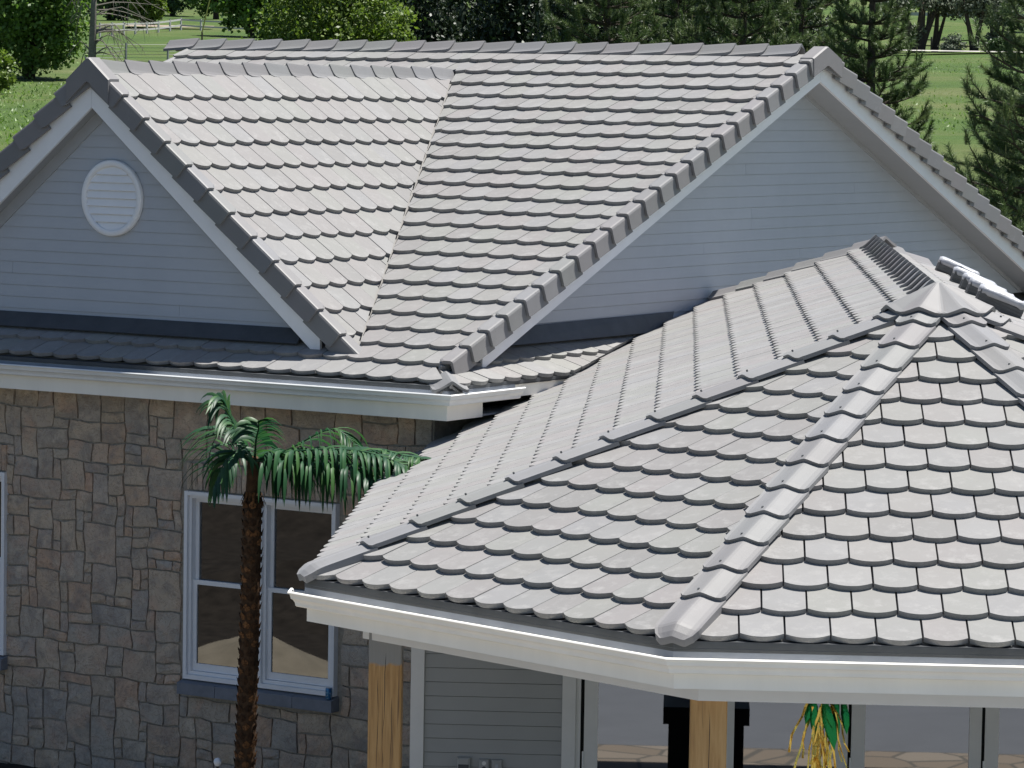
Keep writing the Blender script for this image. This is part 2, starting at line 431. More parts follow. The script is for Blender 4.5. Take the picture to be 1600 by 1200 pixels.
def v_cap(p, d, n1, n2, parent, length=.45, arm=.165, lift=.085, name='hip_tile', nose=False, taper=.028, droop=.07, head=1.0):
    """angled ridge/hip tile: p tail point on the roof edge line, d direction towards its head"""
    lift -= .042; d = d.normalized(); a1 = d.cross(n1); a2 = d.cross(n2)
    if a1.z > 0: a1 = -a1
    if a2.z > 0: a2 = -a2
    if a1.z > -1e-4 and a1.dot(n2) > 0: a1 = -a1
    a1.normalize(); a2.normalize(); up = (n1 + n2).normalized(); rings = []
    secs = [(0, arm, lift), (.055, arm, lift - .002), (length, arm * head, lift - taper / .42 * length)]
    if nose: secs = [(-.125, arm * .55, lift * .45), (-.085, arm * .82, lift * .72), (-.03, arm * .97, lift * .95)] + secs
    t = .032
    for y, ar, h in secs:
        c = p + d * y + up * h; outer = []
        for a, nn_, fs in ((a1, n1, (1, .86, .66, .4, .15, .03)), (a2, n2, (.03, .15, .4, .66, .86, 1))):
            for f in fs:
                rc = .045 * f ** 7 if (y == 0 and not nose) else 0      # rounded tail corners
                dr = droop * (ar / arm)
                outer.append(c + d * rc + a * ar * f - nn_ * dr * f + nn_ * .018 * f ** 6 * (ar / arm) - up * .006 * math.exp(-f * 30))
        dep = t if not nose else t + .02
        inner = [q - up * dep for q in outer][::-1]
        rings.append(outer + inner)
    return MB().loft(rings).build(name, MAT['cap'], parent)

GZ = -4.0       # ground level beside the house, heights are measured from the fascia foot

# ================================================================== ground
def terr(v):
    xs = [(-400, GZ), (58, GZ), (90, -.6), (120, 1.2), (190, 2.95), (300, 5.9), (340, 6.9), (500, 13), (1000, 42), (2600, 150)]
    for (a, za), (b, zb) in zip(xs, xs[1:]):
        if a <= v <= b: return za + (zb - za) * (v - a) / (b - a)
    return xs[-1][1]
FH = V(CAM_F.x, CAM_F.y, 0).normalized(); RH = V(CAM_R.x, CAM_R.y, 0).normalized()
def ground_at(bearing, v):
    """point on the ground at distance v along the look direction, bearing = sideways/forward"""
    p = V(CAM_C.x, CAM_C.y, 0) + FH * v + RH * (bearing * v); p.z = terr(v); return p
def spot(px, v): return ground_at((px - 800) / FPX, v)

def grass_mat():
    m, nt, b = new_mat('meadow_grass'); p = worldpos(nt)
    n1 = noise(nt, .05, 5, .6, p); n2 = noise(nt, .6, 5, .7, p); n3 = noise(nt, 6, 4, .7, p)
    c = ramp(nt, n1, [(.32, (0.0387, 0.0688, 0.0182)), (.46, (0.0531, 0.0938, 0.0195)), (.58, (0.0781, 0.1031, 0.0312)), (.70, (0.1187, 0.1250, 0.0553))]).outputs[0]
    c = mixc(nt, ramp(nt, n2, [(.4, (0, 0, 0)), (.7, (0.4375, 0.4375, 0.4550))]).outputs[0], c, (0.0344, 0.0656, 0.0143))
    c = mixc(nt, ramp(nt, n3, [(.5, (0, 0, 0)), (.75, (0.3750, 0.3750, 0.3900))]).outputs[0], c, (0.1000, 0.1187, 0.0455))
    nt.links.new(c, b.inputs['Base Color']); b.inputs['Roughness'].default_value = .9; b.inputs['Specular IOR Level'].default_value = .15
    bump(nt, b, n3, .8, .3); return m
MAT['grass'] = grass_mat()
vs = np.concatenate([np.linspace(-160, 50, 8), np.linspace(58, 130, 25), np.linspace(140, 520, 60), np.linspace(560, 2600, 30)])
us = np.concatenate([np.linspace(-900, -120, 12), np.linspace(-100, 100, 61), np.linspace(120, 900, 12)])
gv = []
for v in vs:
    for u in us:
        p = V(CAM_C.x, CAM_C.y, 0) + FH * float(v) + RH * float(u)
        wob = 0 if v < 70 else min(1, (v - 70) / 60) * (.18 * math.sin(u * .11 + v * .05) + .12 * math.sin(u * .23 - v * .09 + 1))
        gv.append((p.x, p.y, terr(float(v)) + wob))
nu = len(us); gf = [(i * nu + j, i * nu + j + 1, (i + 1) * nu + j + 1, (i + 1) * nu + j) for i in range(len(vs) - 1) for j in range(nu - 1)]
g = np_mesh('ground', np.array(gv), np.array(gf), MAT['grass'], kind='structure')

def flat(name, pts, z, mat):
    return link(name, mesh(name, [(x, y, z) for x, y in pts], [tuple(range(len(pts)))]), mat, kind='structure')
MAT['soil'] = simple('dark_garden_soil', (.03, .025, .02), .95, .4, 5, .2, .8, 20)
MAT['sand'] = simple('pale_sand', (.24, .21, .16), .95, .15, 3, .2, .5, 20)
def flag_mat():
    m, nt, b = new_mat('tan_flagstone'); p = worldpos(nt)
    vo = N(nt, 'ShaderNodeTexVoronoi'); vo.inputs['Scale'].default_value = 1.6; nt.links.new(p, vo.inputs['Vector'])
    ve = N(nt, 'ShaderNodeTexVoronoi', feature='DISTANCE_TO_EDGE'); ve.inputs['Scale'].default_value = 1.6; nt.links.new(p, ve.inputs['Vector'])
    c = ramp(nt, vo.outputs['Color'], [(0, (0.1870, 0.1485, 0.1100)), (.5, (0.2310, 0.1870, 0.1430)), (1, (0.2640, 0.2255, 0.1815))]).outputs[0]
    c = mixc(nt, ramp(nt, ve.outputs['Distance'], [(.02, (1, 1, 1)), (.05, (0, 0, 0))]).outputs[0], c, (0.1100, 0.0990, 0.0825))
    nt.links.new(c, b.inputs['Base Color']); b.inputs['Roughness'].default_value = .85; return m
MAT['flag'] = flag_mat()
MAT['drive'] = simple('blue_grey_paving', (.14, .147, .160), .9, .06, 1.5, .2, .2, 40)

# ================================================================== house
house = empty('house', (-6, 7, GZ), 'grey tiled house with two gables, stone front wall and white gutters', 'house')
YR = 7.85; ZR = .34 + T * YR
XC = -4.74; TC = .838; ZC = 3.33; PC = math.atan(TC)
VAL = (V(-1.42, .50, .548), V(XC, 7.176, ZC)); VALL = (V(2 * XC + 1.42, .50, .548), V(XC, 7.176, ZC))
HW = .12
XL = -9.05   # west end of the main ridge

# roof decks (the boards under the tiles)
b = MB()
b.add([(XL - HW * YR, 0, .33), (0.02, 0, .33), (-.24, .24, .43), (-.24, YR, ZR - .012), (XL, YR, ZR - .012)], [(0, 1, 2, 3, 4)])
b.add([(XL - HW * YR, 2 * YR, .33), (-.24, 2 * YR, .33), (-.24, YR, ZR - .012), (XL, YR, ZR - .012)], [(3, 2, 1, 0)])
b.add([(XL - HW * YR, 0, .33), (XL - HW * YR, 2 * YR, .33), (XL, YR, ZR - .012)], [(2, 1, 0)])
b.add([(.02, 0, .33), (.02, 2 * YR, .33), (-1.0, 2 * YR - 1, .745), (-1.0, 1.0, .745)], [(0, 1, 2, 3)])
main_roof = b.build('main_roof', MAT['tile'], house)
cross_roof = MB().add([(XC, .50, ZC - .012), (-1.42, .50, .54), (XC, 7.176, ZC - .012), (2 * XC + 1.42, .5, .54)], [(0, 1, 2), (0, 2, 3)]).build('cross_gable_roof', MAT['tile'], house)
for o in (main_roof, cross_roof):
    for vx in o.data.vertices: vx.co.z -= .05

FM = Frame((0, .03, .34 + T * .03), 0, PH); WM, EM = .299, .350
FB = Frame((0, 2 * YR - .03, .34 + T * .03), math.pi, PH)
FP = Frame((.05, 0, .325), math.pi / 2, PH)
FC = Frame((-1.3155, 0, .460), math.pi / 2, PC); WC, EC = .309, .3575
FCL = Frame((2 * XC + 1.3155, 0, .460), -math.pi / 2, PC)

top_m = FM.half(V(-8, YR - .05, ZR), V(-1, YR - .05, ZR), V(-2, 1, .75))
val_m = FM.half(*VAL, V(-1, 5, 2.4)); vall_m = FM.half(*VALL, V(-9, 6, 2.8))
rake_m = (1, 0, -.195)
val_m = (val_m[0], val_m[1], val_m[2] - .03)
hip_m = FM.half(V(-.02, 0, .34), V(-1.02, 1, .757), V(-4, .3, .46))
hipl_m = FM.half(V(XL - HW * YR + .03, 0, .34), V(XL + .03, YR, ZR), V(-5, 5, 2.4))
def halfs_main(k):
    if k < 1: return [hip_m]
    if k < 2: return [rake_m]
    return [top_m, val_m, rake_m]
lay(FM, WM, EM, range(0, 24), -1.144 - WM / 2, halfs_main, main_roof, -9.2, .1)
lay(FM, WM, EM, range(15, 24), -1.144 - WM / 2, [top_m, vall_m, hipl_m], main_roof, -12, XC)
# hip end below the east gable
hip_p = FP.half(V(.02, 0, .34), V(-.98, 1, .757), V(-.2, 4, .42))
T1866 = lambda y: (1.188 - .5 * y) / 1.866
val_p = FP.half(V(T1866(2), 2, .34), V(T1866(6), 6, .34 - T * T1866(6)), V(-.6, 2, .6))
lay(FP, .300, .345, range(0, 3), .10, [hip_p, val_p, (0, 1, .74)], main_roof, -.2, 6.2)
# south face of the cross gable
val_c = FC.half(*VAL, V(XC, 2, ZC)); rake_c = (-1, 0, -.455); top_c = (0, 1, (3.4245 - .05) / math.cos(PC))
lay(FC, WC, EC, range(0, 12), 1.102 - WC / 2, [val_c, rake_c, top_c], cross_roof, .3, 7.2, prio=1.2)
flush_tiles(300, 'house')

for k in range(1, 24): rake_cap(FM, 1, -.19, k * EM, EM, main_roof)
for k in range(1, 24): rake_cap(FB, -1, .19, k * EM, EM, main_roof)
for k in range(0, 12): rake_cap(FC, -1, .445, k * EC, EC, cross_roof)
for k in range(3, 12): rake_cap(FCL, 1, -.445, k * EC, EC, cross_roof)
# apex saddles of the two rakes
def rake_apex(c, out, side, slope, drop, parent):
    """folded piece over the top of a gable: c crown point on the gable face, out outward, side along the gable"""
    out, side = Vector(out), Vector(side); rings = []
    cs = 1 / math.hypot(1, slope)
    for s in (-.36, -.02, .02, .36):
        q = c + side * s * cs - V(0, 0, 1) * abs(s) * slope * cs
        t = q + V(0, 0, .012)
        rings.append([t - out * .17, t - out * .02, t + out * .004 - V(0, 0, .012), t + out * .012 - V(0, 0, drop), t - out * .012 - V(0, 0, drop), t - out * .02 - V(0, 0, .03), t - out * .17 - V(0, 0, .03)])
    MB().loft(rings).build('rake_apex_tile', MAT['cap'], parent)
rake_apex(V(-.166, YR, ZR + .058), (1, 0, 0), (0, 1, 0), T, .215, main_roof)
rake_apex(V(XC, .42, ZC + .072), (0, -1, 0), (1, 0, 0), TC, .25, cross_roof)

nF, nB = FM.n, FB.n
x = -.50
while x > XL - .1:
    v_cap(V(x, YR, ZR), V(-1, 0, 0), nF, nB, main_roof, .455, .17, .140, 'ridge_tile'); x -= .425
y = .62
while y < 6.95:
    v_cap(V(XC, y, ZC), V(0, 1, 0), FC.n, FCL.n, cross_roof, .44, .175, .105, 'ridge_tile'); y += .405
nW = V(-T / HW, 0, 1).normalized()
for k in range(6):
    s = .40 * (k + 1); d = V(HW, 1, T).normalized()
    v_cap(V(XL, YR, ZR) - d * s, d, nF, nW, main_roof, .44, .165, .085, 'hip_tile')
d = V(-1, 1, T).normalized()
v_cap(V(.06, -.01, .335), d, nF, FP.n, main_roof, .33, .20, .100, 'hip_tile')
v_cap(V(.03, .02, .335), d, nF, FP.n, main_roof, .28, .15, .055, 'hip_tile')

# gable boards, soffits, walls, siding
def chevron(name, axis, at0, at1, c, z_lo, z_hi, slope, half, mat, parent):
    """bent board following both slopes of a gable; axis 'x': board faces +x"""
    rings = []
    for s in (-half, 0, half):
        z0, z1 = z_lo - slope * abs(s), z_hi - slope * abs(s)
        if axis == 'x': rings.append([(at0, c + s, z0), (at1, c + s, z0), (at1, c + s, z1), (at0, c + s, z1)])
        else: rings.append([(c + s, at0, z0), (c + s, at1, z0), (c + s, at1, z1), (c + s, at0, z1)])
    return MB().loft(rings).build(name, mat, parent)
# each rake board is its own plank, mitred at the top
def rake_board(axis, a0, a1, c, zl, zh, slope, h0, h1, mat, parent, name='rake_board'):
    for sg in (-1, 1):
        rings = []
        for s in (h0, h1):
            z0, z1 = zl - slope * s, zh - slope * s
            if axis == 'x': rings.append([(a0, c + sg * s, z0), (a1, c + sg * s, z0), (a1, c + sg * s, z1), (a0, c + sg * s, z1)])
            else: rings.append([(c + sg * s, a0, z0), (c + sg * s, a1, z0), (c + sg * s, a1, z1), (c + sg * s, a0, z1)])
        MB().loft(rings).build(name, mat, parent)
XW = -.64; YW = .70
rake_board('x', -.285, -.25, YR, 3.279, 3.53, T, .0015, 6.86, MAT['white'], house)
rake_board('y', .525, .49, XC, 2.893, 3.24, TC, .0015, 2.90, MAT['white'], house)
for sg in (-1, 1):
    MB().add([(-.284, YR, 3.295), (XW, YR, 3.295), (XW, YR + sg * 6.5, 3.295 - T * 6.5), (-.284, YR + sg * 6.5, 3.295 - T * 6.5),
              (-.284, YR, 3.315), (XW, YR, 3.315), (XW, YR + sg * 6.5, 3.315 - T * 6.5), (-.284, YR + sg * 6.5, 3.315 - T * 6.5)],
             [(0, 1, 2, 3), (7, 6, 5, 4), (0, 4, 5, 1), (2, 6, 7, 3), (1, 5, 6, 2), (0, 3, 7, 4)]).build('soffit', MAT['soffit'], house)
    MB().add([(XC, .524, 2.905), (XC, YW, 2.905), (XC + sg * 2.8, YW, 2.905 - TC * 2.8), (XC + sg * 2.8, .524, 2.905 - TC * 2.8),
              (XC, .524, 2.925), (XC, YW, 2.925), (XC + sg * 2.8, YW, 2.925 - TC * 2.8), (XC + sg * 2.8, .524, 2.925 - TC * 2.8)],
             [(0, 1, 2, 3), (7, 6, 5, 4), (0, 4, 5, 1), (2, 6, 7, 3), (1, 5, 6, 2), (0, 3, 7, 4)]).build('soffit', MAT['soffit'], house)
rake_board('x', XW - .03, XW + .028, YR, 3.245, 3.294, T, .0015, 6.2, MAT['soffit'], house, 'frieze_board')
rake_board('y', YW + .03, YW - .028, XC, 2.755, 2.904, TC, .0015, 2.75, MAT['soffit'], house, 'frieze_board')
wall_e = MB().add([(XW + .003, YR - 6.2, .70), (XW + .003, YR + 6.2, .70), (XW + .003, YR, 3.29)], [(0, 1, 2)]).build('gable_wall', MAT['siding'], house)
wall_s = MB().add([(XC - 2.75, YW - .003, .68), (XC + 2.75, YW - .003, .68), (XC, YW - .003, 2.90)], [(0, 1, 2)]).build('gable_wall', MAT['siding'], house)
def siding(axis, at, c, z0, zapex, slope, parent, joints, expo=.1215, lap=.016, sgn=1):
    """horizontal lap boards cut to the gable; each board leans out at its foot"""
    k = 0
    while z0 + k * expo < zapex - .05:
        zl = z0 + k * expo; zh = min(zl + expo - .0045, zapex - .01)
        hl, hh = (zapex - zl) / slope, (zapex - zh) / slope
        cuts = [-1e9] + sorted(j for kk, j in joints if kk == k) + [1e9]
        for a, bb in zip(cuts, cuts[1:]):
            lo0, lo1 = max(-hl, a + .0015), min(hl, bb - .0015); hi0, hi1 = max(-hh, a + .0015), min(hh, bb - .0015)
            if lo1 - lo0 < .02: continue
            hi0 = min(hi0, hi1 - .004)
            q = []
            for (l, r, z, pr) in ((lo0, lo1, zl, lap), (hi0, hi1, zh, .008)):
                for s in (l, r):
                    for dd in (-.008, pr):
                        q.append((at + sgn * dd, c + s, z) if axis == 'x' else (c + s, at + sgn * dd, z))
            # order: low-left back/front, low-right back/front, high-left.., high-right..
            f = [(1, 3, 7, 5), (0, 4, 6, 2), (0, 2, 3, 1), (4, 5, 7, 6), (0, 1, 5, 4), (2, 6, 7, 3)]
            MB().add(q, f).build('siding_board', MAT['siding'], parent)
        k += 1
siding('x', XW, YR, .66, 3.285, T, wall_e, [(2, .55), (6, -1.9), (5, .30), (8, -.85), (9, -.85), (4, .30), (11, 1.6), (13, -1.0)], sgn=1)
siding('y', YW, XC, .66, 2.895, TC, wall_s, [(1, 1.0), (4, -1.2)], sgn=-1)

# flashings where the gable walls meet the low roofs
def slab(name, p, q, r, s, mat, parent, t=.012):
    p, q, r, s = map(Vector, (p, q, r, s)); n = (q - p).cross(s - p).normalized() * t
    return MB().loft([[p, q, r, s], [p + n, q + n, r + n, s + n]]).build(name, mat, parent)
slab('flashing', (XC - 2.6, .52, .34 + T * .52 + .038), (XC + 2.60, .52, .34 + T * .52 + .038), (XC + 2.60, YW - .020, .735), (XC - 2.6, YW - .020, .735), MAT['flash'], house)
slab('flashing', (-.515, 1.4, .34 + T * .515 + .038), (-.515, 5.05, .34 + T * .515 + .038), (XW + .022, 5.30, .785), (XW + .022, 1.4, .755), MAT['flash'], house)

# round louvred gable vent
vent = empty('gable_vent', (0, 0, 0)); vent.parent = house; vent.matrix_parent_inverse = Matrix.Translation(-house.location)
VC = V(-4.60, YW - .018, 1.965); VR = .392
def ring(n, r, yo): return [VC + V(math.cos(2 * math.pi * i / n) * r, -yo, math.sin(2 * math.pi * i / n) * r) for i in range(n)]
mb = MB(); mb.loft([ring(48, VR, 0), ring(48, VR, .035), ring(48, VR - .012, .045), ring(48, VR - .055, .045), ring(48, VR - .067, .033), ring(48, VR - .067, 0)], cap=False)
def child(o, parent): o.parent = parent; return o
child(mb.build('vent_rim', MAT['white'], None, True), vent)
child(MB().add(ring(40, VR - .06, .004), [tuple(range(40))]).build('vent_backing', MAT['white'], None), vent)
n = 8; R0 = VR - .068
for i in range(n):
    z0 = -R0 + 2 * R0 * i / n; z1 = z0 + 2 * R0 / n * .98
    h0 = math.sqrt(max(0, R0 ** 2 - z0 ** 2)) if abs(z0) < R0 else 0.02; h1 = math.sqrt(max(0, R0 ** 2 - z1 ** 2)) if abs(z1) < R0 else .02
    h0 = h1 = min(max(h0, h1), math.sqrt((VR - .014) ** 2 - max(abs(z0), abs(z1)) ** 2))
    q = VC
    child(MB().add([q + V(-h0, -.034, z0), q + V(h0, -.034, z0), q + V(h1, -.010, z1), q + V(-h1, -.010, z1), q + V(-h0, -.026, z0 - .006), q + V(h0, -.026, z0 - .006), q + V(h1, -.003, z1), q + V(-h1, -.003, z1)],
         [(0, 1, 2, 3), (7, 6, 5, 4), (0, 4, 5, 1), (1, 5, 6, 2), (2, 6, 7, 3), (3, 7, 4, 0)]).build('louver_slat', MAT['white'], None), vent)

# gutters and fascias
def gprof(dz):
    return [(.004, .275 + dz), (.004, .150 + dz), (.072, .150 + dz), (.082, .158 + dz), (.086, .180 + dz), (.098, .198 + dz), (.116, .212 + dz), (.122, .238 + dz), (.126, .247 + dz), (.138, .247 + dz), (.142, .255 + dz), (.136, .264 + dz), (.122, .264 + dz), (.114, .256 + dz),
            (.110, .222 + dz), (.088, .205 + dz), (.074, .164 + dz), (.012, .160 + dz), (.012, .275 + dz)]
def along(path, outs, prof, name, mat, parent, caps=True):
    """sweep (offset, z) profile; path points with per point outward vectors (mitred)"""
    rings = [[Vector((p[0], p[1], 0)) + Vector((o[0], o[1], 0)) * off + V(0, 0, z) for off, z in prof] for p, o in zip(path, outs)]
    return MB().loft(rings, caps).build(name, mat, parent)
along([(-13, 0), (0, 0), (0, 1.17)], [(0, -1), (1, -1), (1, 0)], gprof(0), 'gutter', MAT['gutter'], house)
along([(-13, 0), (0, 0), (0, 1.17)], [(0, -1), (1, -1), (1, 0)], [(.0125, .168), (.017, .168), (.017, .287), (.0125, .287)], 'fascia_shade_strip', MAT['fasciashade'], house)  # strip painted as shade, laid over the fascia above the gutter
fp = [(-.03, 0), (0, 0), (0, .288), (-.03, .288)]
along([(-13, 0), (0, 0), (0, .62)], [(0, -1), (1, -1), (1, 0)], fp, 'fascia', MAT['cream'], house)
along([(0, .622), (0, 3.0)], [(1, 0), (1, 0)], [(-.03, .16), (0, .16), (0, .288), (-.03, .288)], 'fascia', MAT['cream'], house)
MB().obox((-13, -.019, .290), (13.015, 0, 0), (0, .11, 0), (0, 0, .040)).build('eave_closure', MAT['flash'], house)
MB().obox((-.06, -.017, .2902), (.079, 0, 0), (0, 2.6, 0), (0, 0, .034)).build('eave_closure', MAT['flash'], house)
MB().box(-13, -.03, .031, .52, .005, .02).build('eave_soffit', MAT['soffit'], house)
MB().box(-.46, -.031, .53, 2.6, .005, .02).build('eave_soffit', MAT['soffit'], house)

# ---- stone front wall with window openings
FY = .45
WINS = [(-3.425, -1.555, -2.855, -.945), (-5.785 - 1.87, -5.785, -2.850, -.925)]
xs = sorted({-9.0, -.45} | {q for w_ in WINS for q in w_[:2]}); zs = sorted({GZ - .3, .0} | {q for w_ in WINS for q in w_[2:]})
gvv = [(x, FY + .012, z) for z in zs for x in xs]; nx = len(xs); gff = []
for i in range(len(zs) - 1):
    for j in range(len(xs) - 1):
        cx, cz = (xs[j] + xs[j + 1]) / 2, (zs[i] + zs[i + 1]) / 2
        if any(a < cx < b and c < cz < d for a, b, c, d in WINS): continue
        gff.append((i * nx + j, i * nx + j + 1, (i + 1) * nx + j + 1, (i + 1) * nx + j))
stone_wall = link('stone_wall', mesh('stone_wall', gvv, gff), MAT['mortar'], house)
MB().add([(-.45, FY + .012, GZ - .3), (-.45, 2 * YR - .4, GZ - .3), (-.45, 2 * YR - .4, .02), (-.45, FY + .012, .02)], [(0, 1, 2, 3)]).build('side_wall', MAT['mortar'], house)

# stones: rectangles packed on a small module, larger ones first come first served
CELL = .105; X0, X1, Z0, Z1 = -6.75, -.45, GZ - .10, -.005
ncx, ncz = int((X1 - X0) / CELL), int((Z1 - Z0) / CELL); occ = np.zeros((ncz, ncx), bool)
BLK = []
for a, b_, c, d_ in WINS: BLK += [(a - .02, b_ + .02, c - .15, d_ + .30)]
for i in range(ncz):
    for j in range(ncx):
        x, z = X1 - (j + .5) * CELL, Z1 - (i + .5) * CELL
        if any(a < x < b_ and c < z < d_ for a, b_, c, d_ in BLK): occ[i, j] = True
SIZES = [((3, 3), 10), ((4, 3), 9), ((4, 4), 5), ((3, 4), 2), ((4, 2), 14), ((3, 2), 20), ((5, 2), 6), ((2, 2), 13), ((2, 1), 8), ((3, 1), 8), ((4, 1), 4), ((1, 1), 2), ((2, 3), 4), ((1, 2), 2), ((5, 3), 3)]
stones = []
rs = random.Random(23)
for i in range(ncz):
    for j in range(ncx):
        if occ[i, j]: continue
        cand = SIZES[:]; 
        while True:
            tot = sum(q for _, q in cand); r = rs.random() * tot
            for idx, (sz, q) in enumerate(cand):
                r -= q
                if r <= 0: break
            (sw, sh), _ = cand[idx]
            if i + sh <= ncz and j + sw <= ncx and not occ[i:i + sh, j:j + sw].any(): break
            cand.pop(idx)
            if not cand: sw = sh = 1; break
        occ[i:i + sh, j:j + sw] = True
        stones.append((X1 - (j + sw) * CELL, X1 - j * CELL, Z1 - (i + sh) * CELL, Z1 - i * CELL))
def stone_mesh(x0, x1, z0, z1, y, dep, g=.0045, rr=rs, warp=True):
    n = 4; xs_, zs_ = [], []
    P = {}
    w_, h_ = x1 - x0, z1 - z0; j = min(.009, .06 * min(w_, h_))
    for a in range(n):
        for b2 in range(n):
            s, t = a / (n - 1), b2 / (n - 1)
            ex = (g + rr.uniform(0, j)) if a == 0 else (-(g + rr.uniform(0, j)) if a == n - 1 else rr.uniform(-.1, .1) * w_ / n)
            ez = (g + rr.uniform(0, j)) if b2 == 0 else (-(g + rr.uniform(0, j)) if b2 == n - 1 else rr.uniform(-.1, .1) * h_ / n)
            edge = a in (0, n - 1) or b2 in (0, n - 1); corner = a in (0, n - 1) and b2 in (0, n - 1)
            if corner: ex *= 1.2; ez *= 1.2
            yy = y - dep * (.72 if edge else 1) + rr.uniform(-.005, .006)
            X_, Z_ = x0 + s * w_ + ex, z0 + t * h_ + ez
            if warp: X_, Z_ = X_ + .010 * math.sin(9 * Z_ + 3 * X_) + .007 * math.sin(17 * Z_ - 5 * X_), Z_ + .010 * math.sin(7 * X_ + 2 * Z_) + .006 * math.sin(19 * X_)
            P[a, b2] = (X_, yy, Z_)
    vs_ = [P[a, b2] for a in range(n) for b2 in range(n)]; f = [(a * n + b2, (a + 1) * n + b2, (a + 1) * n + b2 + 1, a * n + b2 + 1) for a in range(n - 1) for b2 in range(n - 1)]
    per = [(a, 0) for a in range(n)] + [(n - 1, b2) for b2 in range(1, n)] + [(a, n - 1) for a in range(n - 2, -1, -1)] + [(0, b2) for b2 in range(n - 2, 0, -1)]
    k = len(vs_); vs_ += [(P[q][0], y + .02, P[q][2]) for q in per]; m = len(per)
    for q in range(m):
        a, b2 = per[q], per[(q + 1) % m]
        f.append((a[0] * n + a[1], k + q, k + (q + 1) % m, b2[0] * n + b2[1]))
    return vs_, f
stones.sort(key=lambda s: -((s[1] - s[0]) * (s[3] - s[2]) * (1 if inview(((s[0] + s[1]) / 2, FY, (s[2] + s[3]) / 2), 20) and (s[0] + s[1]) / 2 < -1.1 - .0 else .01)))
rest = MB(); ra = []
for q, s in enumerate(stones):
    vs_, f = stone_mesh(*s, FY, rs.uniform(.012, .026))
    if q < 290: link('stone', mesh('stone', vs_, f, False), MAT['stone'], stone_wall)
    else: rest.add(vs_, f); ra += [rs.random()] * len(f)
o = rest.build('stonework', MAT['stone'], stone_wall, kind='stuff')
a = o.data.attributes.new('rnd', 'FLOAT', 'FACE'); a.data.foreach_set('value', ra)

# ---- windows
def pipe_frame(mb, x0, x1, z0, z1, y0, y1, w_, wb=None):
    wb = wb or w_
    mb.box(x0, x0 + w_, y0, y1, z0, z1); mb.box(x1 - w_, x1, y0, y1, z0, z1)
    mb.box(x0 + w_, x1 - w_, y0, y1, z0, z0 + wb); mb.box(x0 + w_, x1 - w_, y0, y1, z1 - w_, z1)
def frame_mesh(x0, x1, z0, z1, y0, y1, w_, wb=None):
    """one connected rectangular frame"""
    wb = wb or w_; v = []
    for y in (y0, y1):
        v += [(x0, y, z0), (x1, y, z0), (x1, y, z1), (x0, y, z1), (x0 + w_, y, z0 + wb), (x1 - w_, y, z0 + wb), (x1 - w_, y, z1 - w_), (x0 + w_, y, z1 - w_)]
    f = []
    for i in range(4):
        j = (i + 1) % 4
        f += [(i, j, 4 + j, 4 + i), (8 + j, 8 + i, 12 + i, 12 + j), (j, i, 8 + i, 8 + j), (4 + i, 4 + j, 12 + j, 12 + i)]
    return MB().add(v, f)
def make_window(x0, x1, z0, z1):
    win = empty('window', (0, 0, 0)); win.parent = house; win.matrix_parent_inverse = Matrix.Translation(-house.location)
    xm = (x0 + x1) / 2
    for a, b_ in ((x0, xm - .001), (xm + .001, x1)):
        child(frame_mesh(a, b_, z0, z1, FY - .06, FY + .10, .040, .045).build('frame', MAT['white'], None), win)
        child(frame_mesh(a + .041, b_ - .041, z0 + .046, z1 - .041, FY - .025, FY + .10, .030, .035).build('frame', MAT['white'], None), win)
        i0, i1, zb, zt = a + .072, b_ - .072, z0 + .083, z1 - .073; zm = zb + (zt - zb) * .52
        child(frame_mesh(i0, i1, zm - .03, zt, FY + .045, FY + .075, .040).build('sash', MAT['white'], None), win)
        child(frame_mesh(i0, i1, zb, zm + .012, FY + .010, FY + .040, .045, .075).build('sash', MAT['white'], None), win)
        child(MB().add([(i0 + .03, FY + .06, zm), (i1 - .03, FY + .06, zm), (i1 - .03, FY + .06, zt - .03), (i0 + .03, FY + .06, zt - .03)], [(0, 1, 2, 3)]).build('pane', MAT['glass'], None), win)
        child(MB().add([(i0 + .03, FY + .025, zb + .05), (i1 - .03, FY + .025, zb + .05), (i1 - .03, FY + .025, zm), (i0 + .03, FY + .025, zm)], [(0, 1, 2, 3)]).build('pane', MAT['glass'], None), win)
    # sill of four cast blocks
    nb = 4; sw = (x1 - x0 + .05) / nb
    for i in range(nb):
        s0 = x0 - .025 + i * sw
        child(MB().add([(s0 + .003, FY - .125, z0 - .150), (s0 + sw - .003, FY - .125, z0 - .150), (s0 + sw - .003, FY - .125, z0 - .035), (s0 + .003, FY - .125, z0 - .035),
                        (s0 + .003, FY + .01, z0 - .150), (s0 + sw - .003, FY + .01, z0 - .150), (s0 + sw - .003, FY + .01, z0 - .004), (s0 + .003, FY + .01, z0 - .004)],
                       [(0, 1, 2, 3), (7, 6, 5, 4), (0, 4, 5, 1), (1, 5, 6, 2), (2, 6, 7, 3), (3, 7, 4, 0)]).build('sill', MAT['sill'], None), win)
    # soldier course of upright bricks over the head
    n_ = int((x1 - x0) / .068)
    for i in range(n_):
        a = x0 + (x1 - x0) * i / n_; b_ = x0 + (x1 - x0) * (i + 1) / n_
        vs_, f = stone_mesh(a, b_, z1 + .012, z1 + .29 + rs.uniform(-.004, .004), FY, rs.uniform(.03, .045), .003, warp=False)
        child(link('soldier_brick', mesh('soldier_brick', vs_, f), MAT['stone'], None), win)
    return win
for q in WINS: make_window(*q)
